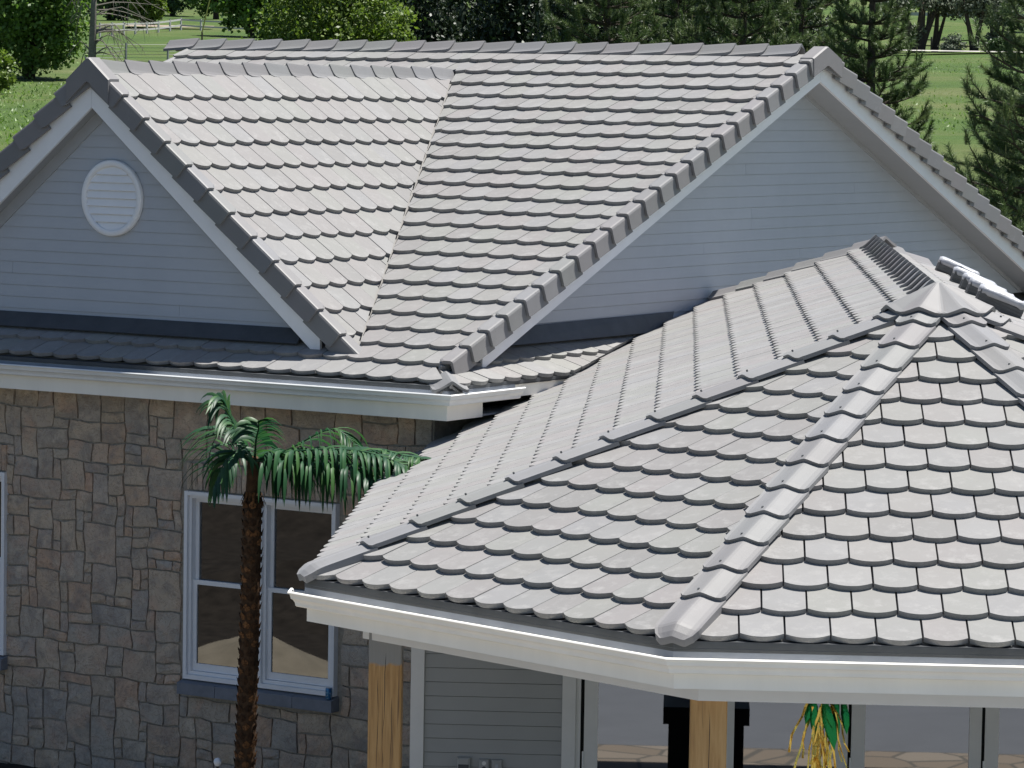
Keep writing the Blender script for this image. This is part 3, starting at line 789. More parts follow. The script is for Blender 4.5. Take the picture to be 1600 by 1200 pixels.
# closed dark room behind the windows
v = [(-8.9, FY + .13, GZ), (-.5, FY + .13, GZ), (-.5, FY + .13, -.05), (-8.9, FY + .13, -.05), (-8.9, 4.5, GZ), (-.5, 4.5, GZ), (-.5, 4.5, -.05), (-8.9, 4.5, -.05)]
MB().add(v, [(4, 5, 6, 7), (0, 4, 7, 3), (1, 2, 6, 5), (3, 7, 6, 2), (0, 1, 5, 4)]).build('room', MAT['dark'], house)
# rear and west walls closing the house
MB().add([(-.45, 2 * YR - .4, GZ), (XL - HW * YR + .5, 2 * YR - .4, GZ), (XL - HW * YR + .5, FY, GZ), (-9.0, FY + .012, GZ), (-.45, 2 * YR - .4, .30), (XL - HW * YR + .5, 2 * YR - .4, .30), (XL - HW * YR + .5, FY, .30), (-9.0, FY + .012, .02)],
         [(0, 1, 5, 4), (1, 2, 6, 5), (2, 3, 7, 6)]).build('rear_wall', MAT['mortar'], house)

# ================================================================== porch pavilion
TH = math.pi / 6
AP = V(6.68, -3.16, 1.597); INR = 4.84; ZT = AP.z - T * INR
porch = empty('porch_pavilion', (6.68, -3.16, GZ), 'porch with many sided tiled hip roof, cream gutter and timber posts', 'porch')
def outv(th): return V(math.sin(th), -math.cos(th), 0)
DAX = V(-math.sin(TH), math.cos(TH), 0)
RE = AP + DAX * 10.0
def pl_n(th): return V(math.sin(th) * SN, -math.cos(th) * SN, CS)
THS = [TH - math.pi / 2, TH - math.pi / 4, TH, TH + math.pi / 4, TH + math.pi / 2]
D0 = .12; PH1 = math.atan((AP.z - ZT) / (INR - D0))
def corner(i, inr, z):
    """plan corner between face i and i+1 at the inset inradius"""
    if i == 0:      # the west side stands a little closer in
        a, b_ = outv(THS[0]), outv(THS[1]); k = a.dot(b_); r0, r1_ = inr - D0, inr
        p = AP + a * ((r0 - k * r1_) / (1 - k * k)) + b_ * ((r1_ - k * r0) / (1 - k * k)); p.z = z; return p
    m = (outv(THS[i]) + outv(THS[i + 1])).normalized(); p = AP + m * (inr / math.cos(math.pi / 8)); p.z = z; return p
CA, CB, CC, CD = (corner(i, INR, ZT) for i in range(4))
BH = V(-.62, 6.124, 1.597 + T * (.866 * -.62 + .5 * 6.124 - 4.205))   # where the back hip reaches the gable wall
LE = CA + DAX * 9.6; LE2 = CD + DAX * 14
dn = V(0, 0, -.06)
BHR = RE + (BH - RE - 2 * outv(TH - math.pi / 2) * (BH - RE).dot(outv(TH - math.pi / 2)))
proof = MB().add([AP + dn, RE + dn, BH + dn, LE + dn, CA + dn, CB + dn, CC + dn, CD + dn, LE2 + dn, BHR + dn],
    [(0, 1, 2, 3, 4), (0, 4, 5), (0, 5, 6), (0, 6, 7), (0, 7, 8, 9, 1), (1, 9, 2)]).build('porch_roof', MAT['tile'], porch)
F3 = Frame((7.476, -8.29, ZT), THS[2], PH); F3.o = F3.o + outv(THS[2]) * (INR - outv(THS[2]).dot(F3.o - AP))
F2 = Frame((5.997, -7.99, ZT), THS[1], PH); F2.o = F2.o + outv(THS[1]) * (INR - outv(THS[1]).dot(F2.o - AP))
F1 = Frame(CA, THS[0], PH1); F4 = Frame(CC, THS[3], PH); F5 = Frame(CD, THS[4], PH)
WB, EB = .302, .345
lay(F3, WB, EB, range(0, 16), 0, [F3.half(AP, CB, AP + outv(THS[2])), F3.half(AP, CC, AP + outv(THS[2]))], proof, -1.5, 4.0, gap=.012, prio=1.5)
lay(F2, .303, EB, range(0, 16), 0, [F2.half(AP, CA, AP + outv(THS[1])), F2.half(AP, CB, AP + outv(THS[1]))], proof, -3.5, 2.0, gap=.008, prio=1.3)
lay(F4, WB, EB, range(0, 16), .1, [F4.half(AP, CC, AP + outv(THS[3])), F4.half(AP, CD, AP + outv(THS[3]))], proof, -.2, 4.2)
hipA1 = F1.half(AP, CA, RE + outv(THS[0])); hipB1 = F1.half(RE, BH, AP + outv(THS[0])); top1 = (0, 1, (INR - D0) / math.cos(PH1) - .05)
val1 = F1.half(V(T1866(2), 2, 0.34 - T * T1866(2)), V(T1866(6), 6, .34 - T * T1866(6)), V(3, 2, 1))
wl1 = F1.half(V(-.40, 0, 0), V(-.40, 6, 0) , V(3, 0, 0))
def h1(k):
    z = ZT + (k + .8) * EB * SN
    wall = (F1.e.x, F1.s.x, 1e9)
    lim = (-F1.e.x, -F1.s.x, F1.o.x + .38)      # x >= -.38
    if z > .30: return [hipA1, hipB1, top1, val1, (-F1.e.x, -F1.s.x, F1.o.x + .63)]
    return [hipA1, top1, lim]
lay(F1, WB, EB, range(0, 16), .05, h1, proof, -14, .3, gap=.0015, prio=.12)
lay(F5, WB, EB, range(0, 16), .1, [F5.half(AP, CD, RE + outv(THS[4])), F5.half(RE, BHR, AP + outv(THS[4])), top1], proof, -.2, 12, gap=.0015, prio=.05)
flush_tiles(300, 'porch')

def nail(p, n, parent):
    MB().tube([p - n * .01, p + n * .006], .0085, 6).build('nail_head', MAT['flash'], parent)
def hips(c, n1, n2, parent, dr=.036, lf=.128):
    d = (AP - c).normalized(); L = (AP - c).length; s = .10; i = 0
    while s < L - .30:
        if s > .3: nail(c + d * (s + .06) + (n1 + n2).normalized() * .078 + d.cross(n1).normalized() * .035 * (1 if d.cross(n1).z < 0 else -1), n1, parent)
        v_cap(c + d * s, d, n1, n2, parent, .45, .168, lf, 'hip_tile', nose=(i == 0), droop=dr); s += .41; i += 1
hips(CA, pl_n(THS[0]), pl_n(THS[1]), proof, .016, .112); hips(CB, pl_n(THS[1]), pl_n(THS[2]), proof); hips(CC, pl_n(THS[2]), pl_n(THS[3]), proof); hips(CD, pl_n(THS[3]), pl_n(THS[4]), proof)
s = .30
while s < 9.9:
    v_cap(AP + DAX * s, DAX, pl_n(THS[0]), pl_n(THS[4]), proof, .53, .20, .15, 'ridge_tile', taper=.034, droop=.085); s += .50
nBk = V(BH.y - RE.y, 0, 0); nBk = V(-.12, .30, .945).normalized()
d = (RE - BH).normalized(); s = .05
while s < (RE - BH).length - .1:
    v_cap(BH + d * s, d, pl_n(THS[0]), nBk, proof, .45, .165, .12, 'hip_tile'); s += .43
d = (RE - BHR).normalized(); s = (RE - BHR).length - .43
for _ in range(2):
    v_cap(BHR + d * s, d, pl_n(THS[4]), nBk, proof, .45, .165, .12, 'hip_tile'); s -= .43
# the four top hip tiles are mitred to a point under the ridge end
for i, c_ in enumerate((CA, CB, CC, CD)):
    d = (AP - c_).normalized()
    v_cap(AP - d * .44, d, pl_n(THS[i]), pl_n(THS[i + 1]), proof, .45, .20, .162, 'hip_tile', droop=.05, head=.12, taper=-.005)

# gutter, fascia, beam, ceiling
mA = (outv(THS[0]) + outv(THS[1])); mA *= 1 / mA.dot(outv(THS[1]))
def mit(i):
    m = outv(THS[i]) + outv(THS[i + 1]); return m / m.dot(outv(THS[i]))
FA, FBc, FCc, FD = (corner(i, INR - .02, 0) for i in range(4))
eD = V(math.cos(THS[4]), math.sin(THS[4]), 0)
e2 = V(math.cos(THS[1]), math.sin(THS[1]), 0)
along([FA, FBc, FCc, FD, FD + eD * 4], [mit(0), mit(1), mit(2), mit(3), outv(THS[4])], gprof(-.792), 'gutter', MAT['cream'], porch)
along([FA, FBc, FCc, FD, FD + eD * 4], [mit(0), mit(1), mit(2), mit(3), outv(THS[4])], [(.0125, -.624), (.017, -.624), (.017, ZT - .069), (.0125, ZT - .069)], 'fascia_shade_strip', MAT['fasciashade'], porch)  # same painted shade strip on the porch fascia
along([FA, FA + DAX * .14], [mit(0), outv(THS[0])], gprof(-.792), 'gutter_end', MAT['gutter'], porch)
along([FA + DAX * 6.2, FA, FBc, FCc, FD, FD + eD * 4], [outv(THS[0]), mit(0), mit(1), mit(2), mit(3), outv(THS[4])], [(-.03, -.752), (0, -.752), (0, ZT - .070), (-.03, ZT - .070)], 'fascia', MAT['cream'], porch)
along([FA + DAX * 6.0, FA, FBc, FCc, FD, FD + eD * 4], [outv(THS[0]), mit(0), mit(1), mit(2), mit(3), outv(THS[4])], [(-.06, ZT - .068), (.018, ZT - .082), (.018, ZT - .011), (-.06, ZT - .011)], 'eave_closure', MAT['flash'], porch)
BA, BB, BC, BD = (corner(i, INR - .42, 0) for i in range(4))
along([BA + DAX * 6, BA, BB, BC, BD, BD + eD * 4], [outv(THS[0]), mit(0), mit(1), mit(2), mit(3), outv(THS[4])], [(-.22, -.895), (0, -.895), (0, -.757), (-.22, -.757)], 'beam', MAT['trimgrey'], porch)
along([FA + DAX * 6, FA, FBc, FCc, FD, FD + eD * 4], [outv(THS[0]), mit(0), mit(1), mit(2), mit(3), outv(THS[4])], [(-.4, -.752), (-.031, -.752), (-.031, -.74), (-.4, -.74)], 'eave_soffit', MAT['soffit'], porch)
cz = -.755
cp = [BA, BB, BC, BD, BD + eD * 5, BA + DAX * 6]
link('ceiling', mesh('ceiling', [(p.x, p.y, cz) for p in cp], [tuple(range(6))]), MAT['soffit'], porch)
def post(c, th, half=.122):
    e = V(math.cos(th), math.sin(th), 0) * half; s = V(-math.sin(th), math.cos(th), 0) * half
    ch = .12; o8 = []
    for a, b_ in ((-1, -1), (1, -1), (1, 1), (-1, 1)): o8.append((a, b_))
    rings = []
    for z in (GZ, -.758):
        r = []
        for i, (a, b_) in enumerate(o8):
            pa, pb = o8[i - 1], o8[(i + 1) % 4]
            for q in (pa, pb):
                r.append(V(c.x, c.y, z) + e * (a + (q[0] - a) * ch * .25) + s * (b_ + (q[1] - b_) * ch * .25))
        rings.append(r)
    o = MB().loft(rings).build('post', MAT['post'], porch); return o
pa = V(4.055, -6.87, 0); o = post(pa, TH + .02); o['primer'] = -1.10 + .09
pb = V(7.27, -7.70, 0); o = post(pb, TH + .03); o['primer'] = -.90 + .09
o = post(corner(2, INR - .55, 0), THS[2] + .4); o['primer'] = -.9

def crack(c, th, a, z0, z1, seed):
    e = V(math.cos(th), math.sin(th), 0); n = V(math.sin(th), -math.cos(th), 0); rd = random.Random(seed); k = 9
    pts = [V(c.x, c.y, z0 + (z1 - z0) * i / k) + e * (a + rd.uniform(-.006, .006) + .02 * (i / k - .5)) + n * .1205 for i in range(k + 1)]
    MB().tube(pts, [.0006] + [.0022 + rd.uniform(-.0006, .0012) for _ in range(k - 1)] + [.0006], 5).build('drying_crack', MAT['iface'], porch)
for a, z0, z1, sd in ((-.055, -2.6, -1.1, 1), (-.005, -1.9, -.93, 2), (.045, -2.9, -1.25, 3)): crack(pa, TH + .02, a, z0, z1, sd)
crack(pb, TH + .03, -.005, -2.6, -.90, 4)
# room under the porch: siding, trims, glazed door leaves
E3 = V(math.cos(TH), math.sin(TH), 0); O3 = outv(TH); PK = O3.dot(AP) + INR - 7.2
def W(e, z, out=0): p = E3 * e + O3 * (PK + out); p.z = z; return p
def wbox(e0, e1, z0, z1, o0, o1, name, mat, parent=porch):
    return MB().obox(W(e0, z0, o1), E3 * (e1 - e0), -O3 * (o1 - o0), V(0, 0, z1 - z0)).build(name, mat, parent)
wbox(-.04, .075, GZ, -.76, -.02, .035, 'corner_trim', MAT['trimgrey'])
rw = wbox(.06, 1.30, GZ, -.76, -.10, -.005, 'siding_wall', MAT['porchsiding'])
k = 0
while GZ + .04 + k * .1215 < -.80:
    z = GZ + .04 + k * .1215
    p0, p1 = W(.077, z), W(1.255, z); q = []
    for zz, pr in ((z, .018), (z + .115, .010)):
        for e in (.077, 1.255):
            for oo in (-.004, pr): q.append(W(e, zz, oo))
    MB().add(q, [(1, 3, 7, 5), (0, 4, 6, 2), (0, 2, 3, 1), (4, 5, 7, 6), (0, 1, 5, 4), (2, 6, 7, 3)]).build('siding_board', MAT['porchsiding'], rw)
    k += 1
wbox(1.257, 1.372, GZ, -.76, -.02, .035, 'door_trim', MAT['trimgrey'])
wbox(1.373, 1.415, GZ, -.76, -.06, .012, 'door_trim', MAT['trimgrey'])
wbox(1.40, 6.2, GZ, -.76, -.14, -.10, 'dark_room_backing', MAT['iface'])  # black sheet standing in for the unlit room behind the glass
edges = [1.432, 2.594, 3.708, 4.840, 5.985]
for a, b_ in zip(edges, edges[1:]):
    dr = empty('door_leaf', (0, 0, 0)); dr.parent = porch; dr.matrix_parent_inverse = Matrix.Translation(-porch.location)
    a += .014; b_ -= .014
    for e0, e1, nm in ((a, a + .118, 'stile'), (b_ - .105, b_, 'stile')):
        child(wbox(e0, e1, GZ + .03, -.80, -.045, 0, nm, MAT['trimgrey'], None), dr)
    child(wbox(a + .119, b_ - .106, -.93, -.80, -.045, 0, 'rail', MAT['trimgrey'], None), dr)
    child(wbox(a + .119, b_ - .106, GZ + .03, GZ + .25, -.045, 0, 'rail', MAT['trimgrey'], None), dr)
    child(MB().add([W(a + .10, GZ + .2, -.022), W(b_ - .09, GZ + .2, -.022), W(b_ - .09, -.9, -.022), W(a + .10, -.9, -.022)], [(0, 1, 2, 3)]).build('pane', MAT['doorglass'], None), dr)
    child(MB().tube([W(a - .006, -2.62, .006), W(a - .006, -2.47, .006)], .009, 8).build('hinge', MAT['gutter'], None), dr)
# side wall back to the house, floor and back of the room
sw0 = W(-.035, GZ, -.02); sw1 = sw0 + DAX * 6.5
MB().obox(sw0, DAX * 6.0, -O3.cross(V(0, 0, 1)) * .02 * 0 + E3 * .03, V(0, 0, 3.24)).build('return_wall', MAT['siding'], porch)
# electrical covers on the siding
def cover(e0, e1, z0, z1, nm):
    r = MB(); rings = []
    for oo, s in ((.012, 0), (.045, 0), (.055, .012)):
        rings.append([W(e0 + s, z0 + s, oo), W(e1 - s, z0 + s, oo), W(e1 - s, z1 - s, oo), W(e0 + s, z1 - s, oo)])
    return MB().loft(rings).build(nm, MAT['porchsiding'], porch)
o = cover(.367, .478, -2.665, -2.540, 'weatherproof_cover')
wbox(.378, .467, -2.64, -2.60, .0551, .060, 'cover_latch', MAT['flash'])
o = cover(.554, .642, -2.665, -2.553, 'outlet_plate')
for dz in (-2.585, -2.630): child(MB().tube([W(.598, dz, .055), W(.598, dz, .059)], .018, 12).build('socket', MAT['flash'] if dz < -2.6 else MAT['trimgrey'], None), o)
o = cover(.663, .752, -2.667, -2.555, 'switch_plate')
wbox(.695, .720, -2.64, -2.59, .0551, .061, 'switch_toggle', MAT['siding'])
wbox(-.2, 8, GZ - .02, GZ + .004, -6, 0, 'room_floor', MAT['dark'])

# paving round the porch, garden soil along the stone wall
MAT['yard'] = simple('sandy_building_yard', (.13, .125, .116), .95, .25, .5, .2, .6, 12)
flat('yard', [(-40, FY), (.2, FY), (.2, 28), (34, 28), (34, -60), (-60, -60)], GZ + .002, MAT['yard'])  # unseen ground, added to bounce light; east part keeps the gable neutral
flat('soil_bed', [(-60, FY), (-2.0, FY), (-2.0, -5.0), (-5, -11), (-9, -50), (-60, -50)], GZ + .004, MAT['soil'])
pp = [AP + (outv(TH + a)) * (5.3 / math.cos(0)) for a in np.linspace(-1.9, 1.9, 24)]
pv = [W(-3.0, 0, 1.0), W(9.5, 0, 1.0), W(9.5, 0, 8.9), W(-3, 0, 8.9)]
flat('patio', [(p.x, p.y) for p in pv], GZ + .008, MAT['flag'])
pv = [W(-9, 0, 8.92), W(14, 0, 8.92), W(14, 0, 24), W(-9, 0, 24)]
flat('driveway', [(p.x, p.y) for p in pv], GZ + .006, MAT['drive'])
#@@OBJECTS

# ================================================================== vegetation
def orient(ax):
    """rotation matrices (M,3,3) whose z column is the unit vectors ax"""
    ref = np.where(np.abs(ax[:, 2:3]) < .9, np.array([[0, 0, 1.]]), np.array([[1., 0, 0]]))
    x = np.cross(ref, ax); x /= np.linalg.norm(x, axis=1, keepdims=True); y = np.cross(ax, x)
    return np.stack([x, y, ax], axis=2)

def leaf_cloud(ells, n, size, rng, up=.5, clump=42, spread=.16, aspect=1.5, droop=0.0):
    """leaf sized diamonds gathered in clumps through a crown made of ellipsoids; returns verts, faces, attr"""
    ells = np.array(ells, float); vol = ells[:, 3] * ells[:, 4] * ells[:, 5]; pr = vol / vol.sum()
    nc = max(4, n // clump); k = rng.choice(len(ells), nc, p=pr)
    d = rng.normal(size=(nc, 3)); d /= np.linalg.norm(d, axis=1, keepdims=True)
    r = rng.uniform(.30, 1.0, (nc, 1)) ** .45
    cc = ells[k, :3] + d * r * ells[k, 3:]
    cs = (ells[k, 3:].mean(axis=1) * spread)[:, None] * rng.uniform(.6, 1.5, (nc, 1))
    ci = rng.integers(0, nc, n); q = rng.normal(size=(n, 3)) * cs[ci] * np.array([1, 1, .65]); P = cc[ci] + q
    nrm = rng.normal(size=(n, 3)) + np.array([0, 0, up]) + d[ci] * .5; nrm /= np.linalg.norm(nrm, axis=1, keepdims=True)
    R = orient(nrm); a = rng.uniform(0, 2 * np.pi, n); s = size * rng.uniform(.6, 1.35, n)
    ux = R[:, :, 0] * np.cos(a)[:, None] + R[:, :, 1] * np.sin(a)[:, None]; uy = np.cross(nrm, ux)
    ux[:, 2] -= droop; L = (s * aspect * .5)[:, None]; Wd = (s * .5)[:, None]
    v = np.stack([P - ux * L, P + uy * Wd, P + ux * L, P - uy * Wd], axis=1).reshape(-1, 3)
    f = np.arange(n * 4).reshape(n, 4)
    tone = rng.uniform(0, 1, nc)[ci] * .55 + rng.uniform(0, 1, n) * .45
    return v, f, tone

def tree(name, base, label, cat, ells, n, size, mat, h=6.0, r0=.22, lean=(0, 0), limbs=6, bark='bark', seed=1, up=.5, spread=.16, group=None, trunk_top=None, droop=0.0, clump=42):
    rng = np.random.default_rng(seed); rd = random.Random(seed)
    t = empty(name, base, label, cat, group)
    th_ = trunk_top or h * .6
    pts = [V(lean[0] * z / th_ + rd.uniform(-.05, .05), lean[1] * z / th_ + rd.uniform(-.05, .05), z) + base for z in (-.3, th_ * .2, th_ * .45, th_ * .7, th_)]
    MB().tube(pts, [r0 * 1.25, r0, r0 * .85, r0 * .65, r0 * .35], 8).build('trunk', MAT[bark], t, True)
    for i in range(limbs):
        e = ells[i % len(ells)]; a = pts[1 + i % 3].lerp(pts[2 + i % 3], rd.random())
        tip = base + V(e[0], e[1], e[2]) + V(rd.uniform(-.5, .5) * e[3], rd.uniform(-.5, .5) * e[4], rd.uniform(-.2, .6) * e[5])
        m = a.lerp(tip, .5) + V(0, 0, -.08 * (tip - a).length)
        MB().tube([a, m, tip], [r0 * .45, r0 * .28, r0 * .08], 6).build('branch', MAT[bark], t, True)
    v, f, at = leaf_cloud(ells, n, size, rng, up, clump, spread, droop=droop)
    np_mesh('crown', v + np.array(base), f, MAT[mat], t, at)
    return t

# west side: big dark tree beside the field, dead tree, hedge trees
tree('broadleaf_tree', spot(42, 190), 'big dark green leafy tree at the lawn edge, left of the dead trunk', 'tree',
     [(0, 0, 2.6, 2.7, 2.6, 2.4), (-1.4, .4, 4.2, 2.2, 2.2, 2.4), (1.2, -.3, 4.6, 2.2, 2.2, 2.6), (1.5, -.6, 1.9, 1.5, 1.4, 1.5), (0, 0, 6.2, 2.0, 2.0, 1.8)], 20000, .17, 'leaf', 8, .25, limbs=7, seed=3)
tree('leafy_shrub', spot(-14, 170), 'pale low shrub in front of the big dark tree at the lawn edge', 'shrub', [(0, 0, .9, 1.0, 1.0, .9)], 2500, .12, 'leafgold', 1.8, .05, limbs=3, seed=5)
dt = empty('dead_tree', spot(137, 184), 'grey dead tree with bare hanging twigs beside the big dark tree', 'tree')
b0 = spot(137, 184); rd = random.Random(4)
MB().tube([b0 + RH * (.03 * i) + V(0, 0, z) for i, z in enumerate((-.3, 1, 2.2, 3.6, 5.4))], [.24, .21, .19, .15, .09], 8).build('trunk', MAT['deadbark'], dt, True)
for i in range(30):
    z = rd.uniform(1.2, 5); a = rd.uniform(-.6, .9); s = RH * math.cos(a) + FH * math.sin(a)
    if rd.random() < .3: s = -s * .5
    L = rd.uniform(1.0, 3.6) * (1 if z > 2 else .7); p0 = b0 + V(0, 0, z)
    p1 = p0 + s * L * .5 + V(0, 0, rd.uniform(-.1, .6)); p2 = p0 + s * L + V(0, 0, rd.uniform(-1.6, .3))
    MB().tube([p0, p0.lerp(p1, .6) + V(0, 0, .08), p1, p2], [.05, .035, .025, .008], 5).build('branch', MAT['deadbark'], dt)
    for j in range(3):
        q = p1.lerp(p2, rd.random()); e = q + s * rd.uniform(-.2, .5) + V(rd.uniform(-.3, .3), rd.uniform(-.3, .3), -rd.uniform(.2, .9))
        MB().tube([q, q.lerp(e, .5) + V(0, 0, .05), e], [.014, .010, .005], 4).build('twig', MAT['deadbark'], dt)
far = [  # px, v, size, mat, label
    (165, 385, 'leafdark', 'dark conifer like tree behind the dead trunk', 1), (222, 372, 'leafgold', 'small yellow green shrub behind the white fence', 2),
    (262, 430, 'leafdark', 'dark tree behind the white rail fence, left of the yellow pole', 3), (330, 415, 'leaf', 'mid green tree behind the corner of the white fence', 4), (385, 330, 'leaf', 'leafy tree with a stout trunk right of the white fence', 5),
    (100, 470, 'leafdark', 'distant dark tree rising behind the big dark tree', 6), (20, 460, 'leafdark', 'distant dark tree at the far west of the field', 7)]
for px, v, mt, lab, sd in far:
    k = .5 if sd == 2 else 1.0
    tree('broadleaf_tree' if sd != 2 else 'leafy_shrub', spot(px, v), lab, 'tree' if sd != 2 else 'shrub', [(0, 0, 2.4 * k, 2.8 * k, 2.6 * k, 2.3 * k), (-1.2 * k, 0, 4.4 * k, 2.4 * k, 2.4 * k, 2.2 * k), (1.3 * k, .4, 4.6 * k, 2.4 * k, 2.4 * k, 2.4 * k), (0, 0, 6.6 * k, 2.2 * k, 2.2 * k, 2 * k)], int(9000 * (k if k < 1 else 1)), .26, mt, 8 * k, .3 * k, limbs=4, seed=20 + sd)
t = tree('broadleaf_tree', spot(515, 165), 'bright green broad tree whose crown shows above the middle of the main ridge', 'tree',
     [(0, 0, 2.6, 3.0, 2.6, 2.2), (-1.6, 0, 3.6, 2.0, 2.0, 1.8), (1.5, 0, 3.4, 2.0, 2.0, 1.7), (0, .4, 5.4, 2.4, 2.4, 2.2), (2.6, .2, 2.6, 1.1, 1.2, 1.2)], 22000, .125, 'leafgold', 8, .22, limbs=8, seed=41)
for i, (px, v) in enumerate([(640, 178), (716, 190), (790, 176), (850, 196), (905, 170), (985, 185), (1060, 172), (1140, 190), (1215, 178)]):
    tree('conifer_tree', spot(px, v), ['very dark conifer right beside the bright green tree', 'very dark conifer, second one right of the bright green tree', 'very dark conifer left of the pine with pale shoots', 'dark conifer directly behind the pine with pale shoots', 'dark conifer standing behind the first pine', 'dark conifer standing behind the second pine', 'dark conifer between the second and third pines', 'dark conifer standing behind the third pine', 'dark conifer at the east end of the dark row'][i], 'tree',
         [(0, 0, 1.8, 2.0, 2.0, 1.9), (0, 0, 3.6, 1.8, 1.8, 2.0), (.2, 0, 5.6, 1.4, 1.4, 2.0), (0, 0, 7.4, .8, .8, 1.6)], 9500, .15, 'needledark', 9, .2, limbs=3, seed=60 + i, up=.2, spread=.2, group='dark conifers behind the main roof', droop=.4)

# the far trees by the path
def vtree(px, v, arms, label, seed, crown, n=3500, r0=.33):
    base = spot(px, v); t = empty('forked_tree', base, label, 'tree', 'trees along the path'); rd = random.Random(seed)
    for (dx, h, r) in arms:
        tip = base + RH * dx + V(0, 0, h); m = base + RH * dx * .42 + V(0, 0, h * .42)
        MB().tube([base + V(0, 0, -.3) + RH * dx * .06, base + RH * dx * .16 + V(0, 0, h * .16), m + FH * rd.uniform(-.2, .2), tip], [r0 * r * 1.2, r0 * r, r0 * r * .75, r0 * r * .35], 8).build('trunk', MAT['bark'], t, True)
        for j in range(4):
            a = m.lerp(tip, rd.random()); e = a + RH * rd.uniform(-1, 1) + FH * rd.uniform(-.6, .6) + V(0, 0, rd.uniform(.3, 1.2))
            MB().tube([a, a.lerp(e, .5), e], [r0 * .25, r0 * .16, r0 * .05], 5).build('branch', MAT['bark'], t)
    v_, f_, a_ = leaf_cloud([(RH.x * x, RH.y * x, z, rx, rx, rz) for x, z, rx, rz in crown], n, .17, np.random.default_rng(seed), .4, 30, .22)
    np_mesh('crown', v_ + np.array(base), f_, MAT['leafsilver'], t, a_); return t
vtree(1424, 312, [(-1.9, 4.4, 1.3), (.35, 5.0, 1.15), (1.6, 4.2, .9)], 'thick forked dark trunk tree by the path, leftmost of the path trees', 81, [(-1.6, 4.6, 1.6, 1.2), (.6, 4.8, 1.8, 1.3), (.0, 1.4, .8, .6)], 4200, .42)
vtree(1449, 313, [(.25, 5.0, .8), (1.2, 4.6, .6)], 'slim straight trunk tree right of the thick forked one', 82, [(.6, 4.5, 1.5, 1.3), (1.8, 3.8, 1.2, .9)], 3000)
vtree(1511, 311, [(-1.0, 4.4, .85), (.8, 4.6, .75)], 'tree with trunk split in two narrow stems behind the round bush', 83, [(-.9, 4.4, 1.4, 1.1), (1.0, 4.5, 1.5, 1.2)], 3200)
vtree(1542, 312, [(-.5, 4.2, .7), (.5, 4.4, .7), (1.4, 4.0, .5)], 'many stemmed silvery tree at the east end of the path', 84, [(0, 3.8, 1.8, 1.4), (0, 1.0, .9, .8)], 4200)
tree('round_bush', spot(1478, 309), 'round blue green bush between the path trees', 'bush', [(0, 0, .75, .95, .95, .8)], 2600, .12, 'leafsilver', 1.5, .05, limbs=3, seed=86)
tree('round_bush', spot(1552, 307), 'dark bush at the east end of the pale path', 'bush', [(0, 0, .7, 1.0, 1.0, .75)], 2600, .13, 'leafdark', 1.5, .05, limbs=3, seed=87)
for i, (px, v) in enumerate([(1385, 395), (1440, 430), (1500, 520), (1560, 440), (1610, 400)]):
    tree('broadleaf_tree', spot(px, v), ['distant leafy tree behind the thick forked trunk', 'distant leafy tree rising behind the slim straight trunk', 'distant leafy tree far behind the round bush', 'distant leafy tree behind the many stemmed tree', 'distant leafy tree at the far east of the meadow'][i], 'tree',
         [(0, 0, 3.4, 2.6, 2.6, 1.6), (0, 0, 5.6, 2.6, 2.6, 2.2)], 4200, .28, ['leaf', 'leaf', 'leafdark', 'leafsilver', 'leafdark'][i], 8, .3, limbs=4, seed=90 + i, group='distant trees across the meadow')

